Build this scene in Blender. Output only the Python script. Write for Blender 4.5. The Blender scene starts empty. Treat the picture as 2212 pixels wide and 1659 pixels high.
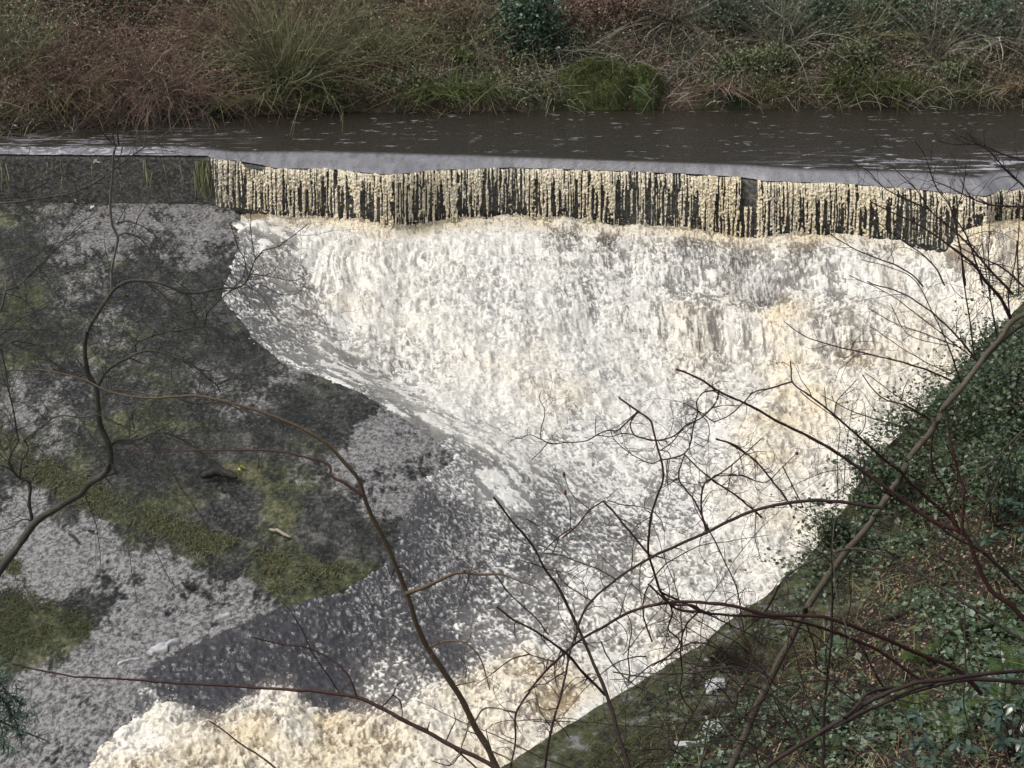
import bpy, math
import numpy as np
rng = np.random.default_rng(7)
D = bpy.data
sc = bpy.context.scene
COL = sc.collection
rad = math.radians

# ------------------------------------------------------------------ camera
CAMZ, PITCH, FPX, PW, PH = 10.0, 20.0, 3327.0, 2212.0, 1659.0
cam = D.cameras.new('camera'); cam.sensor_width = 36; cam.lens = 36 * FPX / PW
cam.clip_end = 600; cam.clip_start = .1
co = D.objects.new('camera', cam); COL.objects.link(co)
co.location = (0, 0, CAMZ); co.rotation_euler = (rad(90 - PITCH), 0, 0)
sc.camera = co
# ------------------------------------------------------------------ light
w = D.worlds.new('World'); sc.world = w; w.use_nodes = True
nt = w.node_tree; bg = nt.nodes['Background']
sky = nt.nodes.new('ShaderNodeTexSky'); sky.sky_type = 'NISHITA'; sky.sun_disc = False
SUN_EL, SUN_AZ = 55, 258          # degrees; azimuth clockwise from +Y
sky.sun_elevation = rad(SUN_EL); sky.sun_rotation = rad(SUN_AZ)
sky.air_density = 1.0; sky.dust_density = 4.0; sky.ozone_density = 1.0
hs = nt.nodes.new('ShaderNodeHueSaturation'); hs.inputs['Saturation'].default_value = .48
nt.links.new(sky.outputs[0], hs.inputs['Color']); nt.links.new(hs.outputs[0], bg.inputs[0])
bg.inputs[1].default_value = .14
sl = D.lights.new('sun', 'SUN'); sl.energy = 1.2; sl.angle = rad(14); sl.color = (1, .97, .93)
so = D.objects.new('sun', sl); COL.objects.link(so)
a_, e_ = rad(SUN_AZ), rad(SUN_EL)
sdir = np.array([math.sin(a_) * math.cos(e_), math.cos(a_) * math.cos(e_), math.sin(e_)])
import mathutils
so.rotation_euler = mathutils.Vector(sdir).to_track_quat('Z', 'Y').to_euler()
so.location = (0, 20, 30)
sc.view_settings.view_transform = 'Standard'; sc.view_settings.look = 'None'
sc.view_settings.gamma = 1; sc.view_settings.use_curve_mapping = False
sc.view_settings.exposure = 0.32
sc.render.engine = 'CYCLES'
sc.cycles.use_denoising = True
sc.cycles.denoiser = 'OPENIMAGEDENOISE'
sc.cycles.denoising_input_passes = 'RGB_ALBEDO_NORMAL'
sc.cycles.denoising_prefilter = 'FAST'
sc.cycles.max_bounces = 5; sc.cycles.diffuse_bounces = 3; sc.cycles.glossy_bounces = 3

# ------------------------------------------------------------------ helpers
SP, CP = math.sin(rad(PITCH)), math.cos(rad(PITCH))
def ray(px, py):
    cx = (np.asarray(px, float) - PW / 2) / FPX; cy = (PH / 2 - np.asarray(py, float)) / FPX
    return np.stack([cx + 0 * cy, CP + cy * SP, -SP + cy * CP], -1)
def at_z(px, py, z):
    r = ray(px, py); t = (np.asarray(z) - CAMZ) / r[..., 2]
    p = r * t[..., None]; p[..., 2] += CAMZ; return p
def at_y(px, py, y):
    r = ray(px, py); t = np.asarray(y) / r[..., 1]
    p = r * t[..., None]; p[..., 2] += CAMZ; return p
def smooth(a, b, x):
    t = np.clip((x - a) / (b - a), 0, 1); return t * t * (3 - 2 * t)

TB = np.random.default_rng(3).random((256, 256)).astype(np.float32)
def vn(x, y, seed=0):
    x = np.asarray(x, np.float32) + seed * 17.31; y = np.asarray(y, np.float32) + seed * 9.17
    xf = np.floor(x); yf = np.floor(y); u = x - xf; v = y - yf
    xi = xf.astype(np.int32) & 255; yi = yf.astype(np.int32) & 255
    x1 = (xi + 1) & 255; y1 = (yi + 1) & 255
    u = u * u * (3 - 2 * u); v = v * v * (3 - 2 * v)
    return (TB[xi, yi] * (1 - u) + TB[x1, yi] * u) * (1 - v) + (TB[xi, y1] * (1 - u) + TB[x1, y1] * u) * v
def fbm(x, y, o=4, seed=0, g=.5):
    s = 0; a = 1; t = 0
    for i in range(o):
        c, n = math.cos(.6 * i), math.sin(.6 * i)
        s = s + a * vn((x * c - y * n) * 2 ** i, (x * n + y * c) * 2 ** i, seed + i * 3); t += a; a *= g
    return s / t
def billow(x, y, o=4, seed=0, g=.55):
    s = 0; a = 1; t = 0
    for i in range(o):
        c, n = math.cos(.7 * i), math.sin(.7 * i)
        s = s + a * np.abs(2 * vn((x * c - y * n) * 2 ** i, (x * n + y * c) * 2 ** i, seed + i * 3) - 1); t += a; a *= g
    return s / t          # creases at 0, rounded tops at 1

def tag(o, label=None, cat=None, group=None, kind=None):
    if label: o['label'] = label
    if cat: o['category'] = cat
    if group: o['group'] = group
    if kind: o['kind'] = kind
    return o
def link(name, me, mat=None, parent=None, loc=None):
    o = D.objects.new(name, me); COL.objects.link(o)
    if mat: me.materials.clear(); me.materials.append(mat)
    if parent: o.parent = parent
    if loc is not None: o.location = loc
    return o
def mkmesh(name, V, F, attrs=None, shade=True):
    """V (n,3); F (m,3|4) or list of such arrays"""
    V = np.ascontiguousarray(V, np.float32)
    Fs = F if isinstance(F, list) else [F]
    me = D.meshes.new(name)
    me.vertices.add(len(V)); me.vertices.foreach_set('co', V.ravel())
    li = np.concatenate([f.ravel() for f in Fs]).astype(np.int32)
    tot = np.concatenate([np.full(len(f), f.shape[1]) for f in Fs]).astype(np.int32)
    st = np.concatenate([[0], np.cumsum(tot)[:-1]]).astype(np.int32)
    me.loops.add(len(li)); me.loops.foreach_set('vertex_index', li)
    me.polygons.add(len(tot)); me.polygons.foreach_set('loop_start', st)
    me.polygons.foreach_set('loop_total', tot)
    if shade: me.polygons.foreach_set('use_smooth', np.ones(len(tot), bool))
    for k, a in (attrs or {}).items():
        at = me.attributes.new(k, 'FLOAT', 'POINT'); at.data.foreach_set('value', np.ascontiguousarray(a, np.float32).ravel())
    me.update(calc_edges=True)
    return me
def gridF(nr, nc, keep=None):
    i = np.arange((nr - 1) * (nc - 1)); r = i // (nc - 1); c = i % (nc - 1)
    a = r * nc + c
    F = np.stack([a, a + 1, a + nc + 1, a + nc], 1)
    if keep is not None:
        k = keep.ravel(); F = F[k[F].all(1)]
    return F
def compact(V, F, attrs):
    u, inv = np.unique(F.ravel(), return_inverse=True)
    return V[u], inv.reshape(F.shape), {k: a.ravel()[u] for k, a in attrs.items()}
def empty(name, loc=(0, 0, 0)):
    o = D.objects.new(name, None); COL.objects.link(o); o.location = loc; o.empty_display_size = .2; return o

# ---------- materials
def mat(name, rough=.8, spec=.3):
    m = D.materials.new(name); m.use_nodes = True
    b = m.node_tree.nodes['Principled BSDF']
    b.inputs['Roughness'].default_value = rough; b.inputs['Specular IOR Level'].default_value = spec
    return m, m.node_tree, b
def node(nt, t, **k):
    n = nt.nodes.new(t)
    for a, v in k.items():
        if a.startswith('i_'):
            key = a[2:]; key = int(key) if key.isdigit() else key.replace('_', ' ')
            n.inputs[key].default_value = v
        else: setattr(n, a, v)
    return n
def ramp(nt, fac, stops):
    r = nt.nodes.new('ShaderNodeValToRGB'); e = r.color_ramp.elements
    while len(e) < len(stops): e.new(.5)
    for el, (p, c) in zip(e, stops): el.position = p; el.color = (*c, 1) if len(c) == 3 else c
    nt.links.new(fac, r.inputs[0]); return r.outputs[0]
def attr(nt, n):
    a = nt.nodes.new('ShaderNodeAttribute'); a.attribute_name = n; return a.outputs['Fac']
def math_(nt, op, a, b=None, c=None, clamp=False):
    m = nt.nodes.new('ShaderNodeMath'); m.operation = op; m.use_clamp = clamp
    for i, v in enumerate((a, b, c)):
        if v is None: continue
        if isinstance(v, (int, float)): m.inputs[i].default_value = v
        else: nt.links.new(v, m.inputs[i])
    return m.outputs[0]
def mixc(nt, f, a, b):
    m = nt.nodes.new('ShaderNodeMix'); m.data_type = 'RGBA'
    for i, v in ((0, f), (6, a), (7, b)):
        if isinstance(v, (int, float)): m.inputs[i].default_value = v
        elif isinstance(v, tuple): m.inputs[i].default_value = (*v, 1)
        else: nt.links.new(v, m.inputs[i])
    return m.outputs[2]
def noise(nt, scale, detail=3, rough=.6, vec=None, sc3=None):
    n = node(nt, 'ShaderNodeTexNoise', i_Scale=scale, i_Detail=detail, i_Roughness=rough)
    if sc3:
        tc = nt.nodes.new('ShaderNodeNewGeometry'); mp = nt.nodes.new('ShaderNodeMapping'); mp.inputs['Scale'].default_value = sc3
        nt.links.new(tc.outputs['Position'], mp.inputs[0]); nt.links.new(mp.outputs[0], n.inputs['Vector'])
    else:
        tc = nt.nodes.new('ShaderNodeNewGeometry'); nt.links.new(tc.outputs['Position'], n.inputs['Vector'])
    return n.outputs[0]
def bump(nt, b, h, strength=.5, dist=.05):
    n = node(nt, 'ShaderNodeBump', i_Strength=strength, i_Distance=dist)
    nt.links.new(h, n.inputs['Height']); nt.links.new(n.outputs[0], b.inputs['Normal'])

def varmat(name, stops, rough=.6, spec=.3, nscale=None, trans=0):
    """colour by the per-leaf attribute 'var'"""
    m, nt, b = mat(name, rough, spec)
    c = ramp(nt, attr(nt, 'var'), stops)
    if nscale:
        n = noise(nt, nscale, 3); c = mixc(nt, math_(nt, 'MULTIPLY', n, .8), c, (.02, .018, .012))
    nt.links.new(c, b.inputs['Base Color'])
    if trans:
        t = node(nt, 'ShaderNodeBsdfTranslucent'); nt.links.new(c, t.inputs[0])
        x = node(nt, 'ShaderNodeMixShader', i_0=trans); nt.links.new(b.outputs[0], x.inputs[1]); nt.links.new(t.outputs[0], x.inputs[2])
        nt.links.new(x.outputs[0], nt.nodes['Material Output'].inputs[0])
    return m

# ---------- foliage / twig geometry
def frames(n):
    ref = np.where(np.abs(n[:, 2:3]) < .9, np.array([[0, 0, 1.]]), np.array([[1., 0, 0]]))
    u = np.cross(ref, n); u /= np.linalg.norm(u, axis=1, keepdims=True) + 1e-9
    return u, np.cross(n, u)
def leaves(P, size, up=.4, aspect=.5, fold=.25, seed=0, var=None, droop=None):
    """folded four-triangle leaves at P (n,3); returns V,F,var"""
    r = np.random.default_rng(seed); n = len(P)
    N = r.normal(size=(n, 3)); N[:, 2] = np.abs(N[:, 2]) + up; N /= np.linalg.norm(N, axis=1, keepdims=True)
    u, v = frames(N); a = r.random(n) * 6.283
    d = u * np.cos(a)[:, None] + v * np.sin(a)[:, None]; s = np.cross(N, d)
    L = (np.asarray(size) * (.6 + .8 * r.random(n)))[:, None]
    if droop: d = d - np.array([[0, 0, droop]]); d /= np.linalg.norm(d, axis=1, keepdims=True)
    b = P; t = P + d * L; m = P + d * L * .45
    l = m + s * L * aspect * .5 + N * L * fold * .4; q = m - s * L * aspect * .5 + N * L * fold * .4
    V = np.stack([b, l, t, q], 1).reshape(-1, 3)
    k = np.arange(n)[:, None] * 4
    F = np.concatenate([k + np.array([[0, 1, 2]]), k + np.array([[0, 2, 3]])], 0)
    if var is None: var = r.random(n)
    return V, F, np.repeat(var, 4)
def tubes(C, R, sides=3, var=None):
    """C (K,M,3) centre lines, R (K,M) radii -> V,F,var (open tubes)"""
    K, M, _ = C.shape
    T = np.gradient(C, axis=1); T /= np.linalg.norm(T, axis=2, keepdims=True) + 1e-9
    u, v = frames(T.reshape(-1, 3)); u = u.reshape(K, M, 3); v = v.reshape(K, M, 3)
    ang = np.arange(sides) * 2 * math.pi / sides
    V = C[:, :, None, :] + R[:, :, None, None] * (u[:, :, None, :] * np.cos(ang)[None, None, :, None] + v[:, :, None, :] * np.sin(ang)[None, None, :, None])
    V = V.reshape(-1, 3)
    k = np.arange(K)[:, None, None] * M * sides; m = np.arange(M - 1)[None, :, None] * sides; s = np.arange(sides)[None, None, :]
    s2 = (s + 1) % sides
    F = np.stack([k + m + s, k + m + s2, k + m + sides + s2, k + m + sides + s], -1).reshape(-1, 4)
    if var is None: var = np.random.default_rng(K).random(K)
    return V, F, np.repeat(var, M * sides)
def sprout(base, dirs, length, M=6, curl=.25, grav=.0, seed=0, wig=.08):
    """K wandering centre lines"""
    r = np.random.default_rng(seed); K = len(base)
    d = dirs / (np.linalg.norm(dirs, axis=1, keepdims=True) + 1e-9)
    C = np.zeros((K, M, 3)); C[:, 0] = base
    step = (np.asarray(length) / (M - 1)) * np.ones(K)
    side = r.normal(size=(K, 3)) * curl
    for i in range(1, M):
        d = d + side / (M - 1) + r.normal(size=(K, 3)) * wig; d[:, 2] -= grav / (M - 1)
        d /= np.linalg.norm(d, axis=1, keepdims=True)
        C[:, i] = C[:, i - 1] + d * step[:, None]
    return C
def blades(P, h, wdt, lean=.5, seed=0, M=4, droop=.6):
    """curved grass blades: ribbons; P (n,3)"""
    r = np.random.default_rng(seed); n = len(P); a = r.random(n) * 6.283
    d = np.stack([np.cos(a), np.sin(a), np.zeros(n)], 1); s = np.stack([-np.sin(a), np.cos(a), np.zeros(n)], 1)
    H = (np.asarray(h) * (.5 + r.random(n)))[:, None]; le = (lean * r.random(n))[:, None]
    V = []
    for i in range(M):
        t = i / (M - 1)
        c = P + d * H * le * (t + droop * t * t) + np.array([[0, 0, 1.]]) * H * (t - droop * .55 * le * t * t * 1.2)
        wd = wdt * (1 - t) ** .7 * .5 + .0005
        V += [c - s * wd, c + s * wd]
    V = np.stack(V, 1).reshape(-1, 3)
    k = np.arange(n)[:, None, None] * 2 * M; j = np.arange(M - 1)[None, :, None] * 2
    F = (k + j + np.array([0, 1, 3, 2])[None, None, :]).reshape(-1, 4)
    return V, F, np.repeat(r.random(n), 2 * M)
def join(parts):
    Vs, Fs, As, o = [], {3: [], 4: []}, [], 0
    for V, F, A in parts:
        Vs.append(V); As.append(A); Fs[F.shape[1]].append(F + o); o += len(V)
    return np.concatenate(Vs), [np.concatenate(f) for f in Fs.values() if f], np.concatenate(As)
def put(name, parts, m, parent=None, shade=False):
    V, F, A = join(parts); return link(name, mkmesh(name, V, F, {'var': A}, shade), m, parent)
# ================================================================== weir geometry in world space
CR = np.array([(-400,316),(0,318),(400,318),(450,322),(500,328),(700,328),(1000,336),(1106,340),(1456,352),(1606,357),(1756,367),(1956,372),(2030,377),(2110,384),(2150,372),(2212,370),(2700,372)], float)
crest = at_z(CR[:, 0], CR[:, 1], 0.0)
def Yc(X): return np.interp(X, crest[:, 0], crest[:, 1])
TT = np.array([(-400,331),(0,333),(445,336),(470,345),(505,346),(560,355),(600,364),(700,364),(800,374),(850,377),(950,367),(1106,362),(1230,366),(1406,371),(1550,379),(1606,383),(1656,391),(1806,396),(1900,402),(2006,411),(2080,420),(2130,424),(2160,412),(2212,408),(2700,408)], float)
tz = np.interp(TT[:, 0], [0, 445, 500, 600, 2700], [-.08, -.08, -.12, -.25, -.3])
tops = at_z(TT[:, 0], TT[:, 1], tz)
def Yt(X): return np.minimum(np.interp(X, tops[:, 0], tops[:, 1]), Yc(X) - .25)
def Zt(X): return np.interp(X, tops[:, 0], tops[:, 2])
BB = np.array([(-400,435),(0,434),(470,434),(560,443),(620,455),(780,463),(900,476),(987,466),(1040,462),(1106,460),(1219,468),(1285,478),(1398,486),(1508,492),(1606,505),(1755,500),(1828,500),(1880,507),(1961,516),(2060,528),(2106,500),(2150,470),(2212,445),(2700,445)], float)
bx = at_y(BB[:, 0], BB[:, 1], np.interp((BB[:, 0] - 1106) / FPX * 48, crest[:, 0], Yt(crest[:, 0])) - .35)
def Zf(X): return np.interp(X, bx[:, 0], bx[:, 2])
def Yf(X): return Yt(X) - .35

def apron_z(X, Y): return -1.66 - .113 * np.maximum(Yf(X) - Y, 0)
def on_apron(px, py):
    z = np.full(len(px), -3.)
    for _ in range(40):
        p = at_z(px, py, z); z = .5 * z + .5 * apron_z(p[:, 0], p[:, 1])
    return p
AP = np.array([(-700,437),(0,437),(478,437),(500,520),(470,590),(455,650),(520,740),(590,800),(700,835),(800,885),(900,950),(945,988),(900,1020),(870,1050),(840,1120),(820,1180),(780,1215),(720,1255),(600,1295),(480,1340),(380,1385),(290,1435),(255,1500),(240,1560),(170,1650),(60,1800),(-700,1900)], float)
APW = on_apron(AP[:, 0], AP[:, 1])[:, :2]
def sdist(X, Y, poly):
    """signed distance, positive outside"""
    X = X.astype(np.float32); Y = Y.astype(np.float32)
    d = np.full(X.shape, 1e9, np.float32); ins = np.zeros(X.shape, bool)
    n = len(poly)
    for i in range(n):
        x0, y0 = poly[i]; x1, y1 = poly[(i + 1) % n]
        ex, ey = x1 - x0, y1 - y0
        t = np.clip(((X - x0) * ex + (Y - y0) * ey) / (ex * ex + ey * ey), 0, 1)
        d = np.minimum(d, (X - x0 - t * ex) ** 2 + (Y - y0 - t * ey) ** 2)
        if y0 != y1:
            c = ((y0 <= Y) != (y1 <= Y)) & (X < ex * (Y - y0) / ey + x0); ins ^= c
    return np.where(ins, -1, 1) * np.sqrt(d)
def base_z(X, Y, sd=None):
    d = np.maximum(Yf(X) - Y, 0); zf = Zf(X)
    ra = np.interp(d, [0,.5,2.8,3.6,4.2,5.6,9,14,45], [0,.25,1.42,1.4,1.55,2.5,2.75,2.9,3.0])
    le = np.interp(d, [0,.5,5,9,14,45], [0,.35,1.5,2.3,2.75,3.0])
    k = smooth(0., 5., X); z = zf - (le * (1 - k) + ra * k)
    if sd is None: sd = sdist(X, Y, APW)
    t = smooth(-.1, 4.2, sd)
    a = apron_z(X, Y)
    return a * (1 - t) + np.minimum(z, a) * t
def on_base(px, py):
    px = np.asarray(px, float); py = np.asarray(py, float)
    r = ray(px, py); t = np.full(px.shape, 15.0); done = np.zeros(px.shape, bool)
    for _ in range(400):
        p = r * t[:, None]; h = p[:, 2] + CAMZ - base_z(p[:, 0], p[:, 1])
        t = np.where(h > .005, t + np.maximum(h * .8, .004), t)
    p = r * t[:, None]; p[:, 2] += CAMZ; return p
def idw(X, Y, pts, vals, pw=2.2):
    out = [np.zeros(X.shape, np.float32) for _ in vals]; W = np.zeros(X.shape, np.float32)
    for i, (x, y) in enumerate(pts):
        sc_ = y / 35.0
        wgt = (((X - x) / sc_) ** 2 + ((Y - y) / sc_ ** 2 * .55) ** 2 + .03) ** (-pw); W += wgt
        for o, v in zip(out, vals): o += wgt * v[i]
    return [o / W for o in out]

# bank edge on the right (top edge of the mossy river wall)
ED = np.array([(500,2100,-4.1),(900,1800,-3.95),(1080,1659,-3.85),(1300,1520,-3.65),(1500,1400,-3.45),(1720,1235,-3.15),(1830,1090,-2.9),(1890,985,-2.6),(1990,895,-2.1),(2080,790,-1.5),(2200,660,-.9),(2330,560,-.3),(2500,470,0.1),(2800,400,.3)], float)
EDW = at_z(ED[:, 0], ED[:, 1], ED[:, 2])
BN = np.array([.727, -.686]); 
def bank_sd(X, Y):
    """distance behind the wall edge along BN, positive on the bank"""
    T = np.array([.686, .727]); u = X * T[0] + Y * T[1]; s = X * BN[0] + Y * BN[1]
    eu = EDW[:, :2] @ T; es = EDW[:, :2] @ BN; o = np.argsort(eu)
    return s - np.interp(u, eu[o], es[o]), np.interp(u, eu[o], EDW[o, 2])
def bank_z(X, Y):
    s, ze = bank_sd(X, Y)
    n = fbm(X * .5, Y * .5, 4, 41) - .5
    k = np.interp(Y, [20, 27, 31], [2.0, 1.1, .3])
    z = ze + np.where(s < k, .05 * s, .05 * k + .50 * (s - k)) + n * np.clip(s, 0, 1.5) * .5
    z = z + smooth(13.5, 17, s) * 4.2
    # hollow under the ledge
    for (hx, hy, r1, dp) in HOLES:
        q = np.exp(-(((X - hx) / r1) ** 2 + ((Y - hy) / (r1 * .8)) ** 2) ** 4)
        z = z - dp * q
    return z
HOLES = []
def on_bank(px, py, dz=0.0):
    px = np.asarray(px, float); py = np.asarray(py, float); r = ray(px, py); t = np.full(px.shape, 6.0)
    for _ in range(500):
        p = r * t[:, None]; h = p[:, 2] + CAMZ - bank_z(p[:, 0], p[:, 1]) - dz; t = np.where(h > .01, t + np.clip(h * .6, .01, 1), t)
    p = r * t[:, None]; p[:, 2] += CAMZ; return p
_h = on_bank([1615., 1560., 1700.], [1412., 1540., 1422.])
HOLES += [(p[0], p[1], r_, d_) for p, r_, d_ in zip(_h, (.52, .26, .30), (3.6, 2.0, 2.0))]

# ------------------------------------------------------------------ lower river: foam and pool
NC, NR = 1080, 820
tx = np.linspace(-1, 1, NC)[None, :]
xf_ = tx * 22.0
iv = np.linspace(0, 1, NR)[:, None]
Y = 1 / ((1 - iv) / 48.0 + iv / 15.0)
X = tx * (Y * .385 + 1.6)
yf = Yf(X); Y = np.where(yf > 0, 1 / ((1 - iv) / (yf + .05) + iv / 15.0), Y)
X = tx * (Y * .385 + 1.6); Y = np.minimum(Y, Yf(X) + .05)
CT = np.array([
(560,470,.95,.3,.2),(700,500,.97,.15,.25),(900,520,.97,.1,.25),(1100,520,.97,.08,.25),(1300,520,.72,.1,.25),(1500,540,.76,.1,.25),(1640,560,.45,.1,.2),(1645,640,.20,.05,.12),(1700,560,.75,.1,.25),(1850,570,.85,.1,.25),(2000,580,.86,.15,.25),(2180,520,1,.75,.35),(2190,620,1,.5,.35),(2180,465,1,.85,.3),(2140,580,1,.5,.3),
(1300,620,.70,.08,.2),(1100,620,.84,.08,.25),(900,620,.95,.15,.25),(750,640,.97,.25,.25),(1500,640,.60,.08,.2),(1800,640,.62,.1,.2),(2000,650,.80,.2,.2),  # lowered coverage here puts the second tier's grey shading into the colour
(820,750,.97,.2,.25),(1000,740,.94,.18,.25),(1250,760,.9,.1,.22),(1500,720,.72,.35,.3),(1640,760,.8,.3,.3),(1690,710,.88,.65,.3),(1850,720,.72,.4,.3),(2000,720,.93,.4,.3),(2120,700,.97,.3,.3),
(1010,870,.96,.15,.2),(1200,850,.93,.35,.2),(1400,850,.88,.08,.18),(1600,850,.93,.15,.2),(1730,890,.93,.7,.4),(1760,940,.98,.6,.35),(1900,860,.97,.25,.3),
(505,600,.26,0,.04),(555,640,.32,0,.05),(560,720,.36,0,.04),(620,740,.46,0,.05),(680,800,.46,0,.05),(735,800,.6,0,.05),(800,860,.48,0,.05),(850,880,.62,0,.05),(890,935,.46,0,.05),(960,1000,.40,0,.06),(600,590,.52,.1,.12),(650,670,.50,.15,.14),(730,740,.72,.1,.14),(830,820,.74,.1,.14),(930,910,.72,.1,.12),(525,520,.45,0,.08),(545,470,.8,.1,.1),
(1070,950,.86,.1,.15),(1300,950,.80,.03,.14),(1500,950,.78,.03,.14),(1680,980,.95,.5,.3),(1850,980,.95,.25,.25),
(1100,1050,.58,.02,.09),(1300,1050,.66,.02,.1),(1450,1090,.55,.02,.1),(1600,1080,.88,.3,.2),(1720,1120,.9,.25,.2),
(1200,1150,.36,0,.08),(1100,1180,.26,0,.06),(1350,1160,.34,.02,.08),(1300,1240,.62,.05,.1),(1420,1200,.88,.2,.2),(1600,1200,.86,.2,.2),(1300,1330,.76,.12,.15),(1450,1320,.76,.2,.16),(1150,1300,.5,.03,.1),(1060,1370,.45,.03,.08),(1200,1400,.5,.15,.15),(1400,1420,.72,.2,.16),(1600,1290,.88,.15,.15),
(900,1080,.16,0,.05),(950,1150,.14,0,.05),(850,1200,.10,0,.05),(1000,1250,.18,0,.06),(900,1330,.12,0,.06),(750,1350,.07,0,.045),(600,1400,.04,0,.045),(500,1450,.03,0,.045),(400,1490,.04,0,.045),(350,1430,.03,0,.04),(700,1460,.06,0,.05),(950,1420,.14,0,.08),(600,1330,.04,0,.03),
(420,1600,.9,.6,.24),(560,1580,.88,.85,.26),(620,1570,.93,.6,.3),(700,1600,.86,.85,.26),(850,1600,.9,.7,.24),(1000,1600,.9,.5,.2),(960,1540,.9,.5,.2),(1080,1500,.85,.5,.25),(1180,1480,.75,.5,.2),(1215,1530,.45,.8,.12),(200,1645,.84,.4,.18),(280,1595,.8,.2,.14),(370,1560,.86,.4,.2),(620,1545,.85,.4,.22),(1140,1430,.65,.4,.15),(300,1720,.97,.6,.35),(700,1720,.97,.6,.35),(900,1720,.9,.5,.3),
(450,1505,.05,0,.06),(700,1500,.10,0,.08),(850,1485,.35,.1,.1),(280,1520,.25,0,.05),(1260,1545,.9,.1,.1),(1380,1455,.85,.1,.1)], float)
cw = on_base(CT[:, 0], CT[:, 1])
cov, tan_, amp = idw(X, Y, cw[:, :2], [CT[:, 2], CT[:, 3], CT[:, 4]])
d = Yf(X) - Y
mac = fbm(X * .5, Y * .4, 3, 14) - .5
tong = smooth(.45, .7, vn(X * 1.7 + d * .35, d * .3, 15)) * smooth(.25, .6, d) * smooth(2.6, .9, d) * smooth(-2, 3, X)
tan_ = np.clip(tan_ * (1 + 1.6 * (fbm(X * .9, Y * .9, 3, 17) - .45)), 0, 1)
kl = smooth(2, -3, X)
str2 = fbm((X * .85 + Y * .5) * 3.2, (Y * .85 - X * .5) * .75, 4, 38) * kl + fbm(X * 3.0, Y * .8, 4, 39) * (1 - kl) - .5
cov = np.clip(cov + .5 * str2 * smooth(.35, .55, cov) * smooth(.4, 1.5, Yf(X) - Y) + .35 * mac * smooth(.5, .7, cov) - .45 * tong, 0, 1)
tan_ = np.clip(tan_ + .5 * np.clip(mac, -.1, .4) * smooth(.15, .3, tan_), 0, 1)
sd = sdist(X, Y, APW)
Z0 = base_z(X, Y, sd)
edge = smooth(-.05, .5, sd)
# splash band below the curtain
spl = np.exp(-(d / .55) ** 2) * smooth(-11.0, -9.2, X)
tan_ = np.clip(tan_ + .75 * spl * .8 * (.5 + vn(X * .8, d * .8, 5)), 0, 1); cov = np.maximum(cov, spl * .93); amp = amp + .12 * spl
# turbulence (steep tiers are drawn out down the fall)
st = smooth(0, 1, 1 - np.abs(d - 2) / 3.0) * smooth(-8, 0, X)
yy = Y * (1 - .25 * st)
h = .8 * (1 - billow(X * .75 + .3 * fbm(X, Y, 2, 9), yy * .55, 3, 1)) - .35
h += .75 * (1 - billow(X * 2.1, yy * 1.7, 4, 2)) - .35
fine = 1 - billow(X * 6.5, yy * 5.4, 3, 4, .75)
wave = 1 - billow((X * .9 + Y * .35) * 2.2, (Y * .9 - X * .3) * 3.4, 4, 6, .62)
spike = vn(X * 13, yy * 8, 11)
calm = smooth(.09, .18, amp)
disp = amp * (h * 1.3) * calm + .034 * smooth(.5, .2, cov) * (vn(X * 19, Y * 13, 29) * .8 + vn((X + Y * .4) * 7, (Y - X * .4) * 9, 30) * 1.6 + (1 - billow((X + Y * .5) * 1.6, (Y - X * .5) * 4, 3, 33)) - 1.5) + amp * .34 * (fine - .4) + .012 * (spike - .5) * smooth(.3, .8, cov) + (wave - .4) * (.045 + amp * .30)
# the standing roller of brown foam and the hump at the second tier
roll = smooth(.2, .3, amp)
disp += roll * .16 * (fbm(X * .9, Y * .9, 3, 12) - .2)
pat = .30 * (1 - billow(X * 1.1, yy * .9, 3, 21)) + .25 * (1 - billow(X * 4.3, yy * 3.2, 3, 22, .7)) + .45 * wave
pat = pat * .5 + .22 * vn(X * 10, yy * 6.5, 23) + .28 * vn(X * 24, yy * 14, 24)
streak = fbm((X * .75 + Y * .66) * 5.5, (X * -.66 + Y * .75) * 1.4, 4, 31)
pat = np.where((sd < 4) & (Y > 28), pat * (.35 + .65 * smooth(1., 4, sd)) + streak * .65 * (1 - smooth(1., 4, sd)), pat)
pool = smooth(.60, .42, cov)
pf = .40 * (1 - billow((X * .9 + Y * .35) * 3.2, (Y * .9 - X * .3) * 6.5, 3, 26, .7)) + .35 * vn(X * 30, Y * 22, 27) + .35 * vn(X * 17, Y * 13, 37) + .25 * (1 - billow(X * .8, Y * .8, 2, 28))
pf = (pf - pf.mean()) / pf.std() * pat.std() + pat.mean()
pat = pat * (1 - pool) + pf * pool
pr = (pat - np.median(pat)) / (pat.std() * 2.6) + .5
th = 1 - cov
foam = smooth(-.26 - .16 * pool, .26 + .3 * pool, pr - th) * smooth(.02, .30, cov)
foam = np.maximum(foam, pool * .7 * smooth(.60, .86, vn(X * 38, Y * 27, 34) * .45 + .3 * vn(X * 17, Y * 12, 36) + .25 * (1 - billow((X + Y * .4) * 4, (Y - X * .4) * 8, 2, 35)) + .55 * mac + .10 * smooth(20, 32, Y)))
disp += foam * .025
Z = Z0 + disp * edge * (.5 + .5 * smooth(.1, 1.6, d)) + (.14 * (fbm(X * 1.1, Y * 1.1, 4, 40) - .5) - .05 - .06 * smooth(.2, -1.2, sd)) * (1 - edge) + .55 * smooth(12.6, 13.8, X) * np.exp(-(d / 1.6) ** 2) - .16 * smooth(1.3, .3, d) * edge
bs, _ = bank_sd(X, Y)
ok = (sd > -1.5) & (bs < .5) & (d > -.2) 
P3 = np.stack([X, Y, Z], -1).reshape(-1, 3)
V, F, A = compact(P3, gridF(NR, NC, ok), {'foam': foam, 'tan': tan_ * (.6 + .7 * fbm(X * 1.3, Y, 3, 44)), 'cov': cov})

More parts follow.
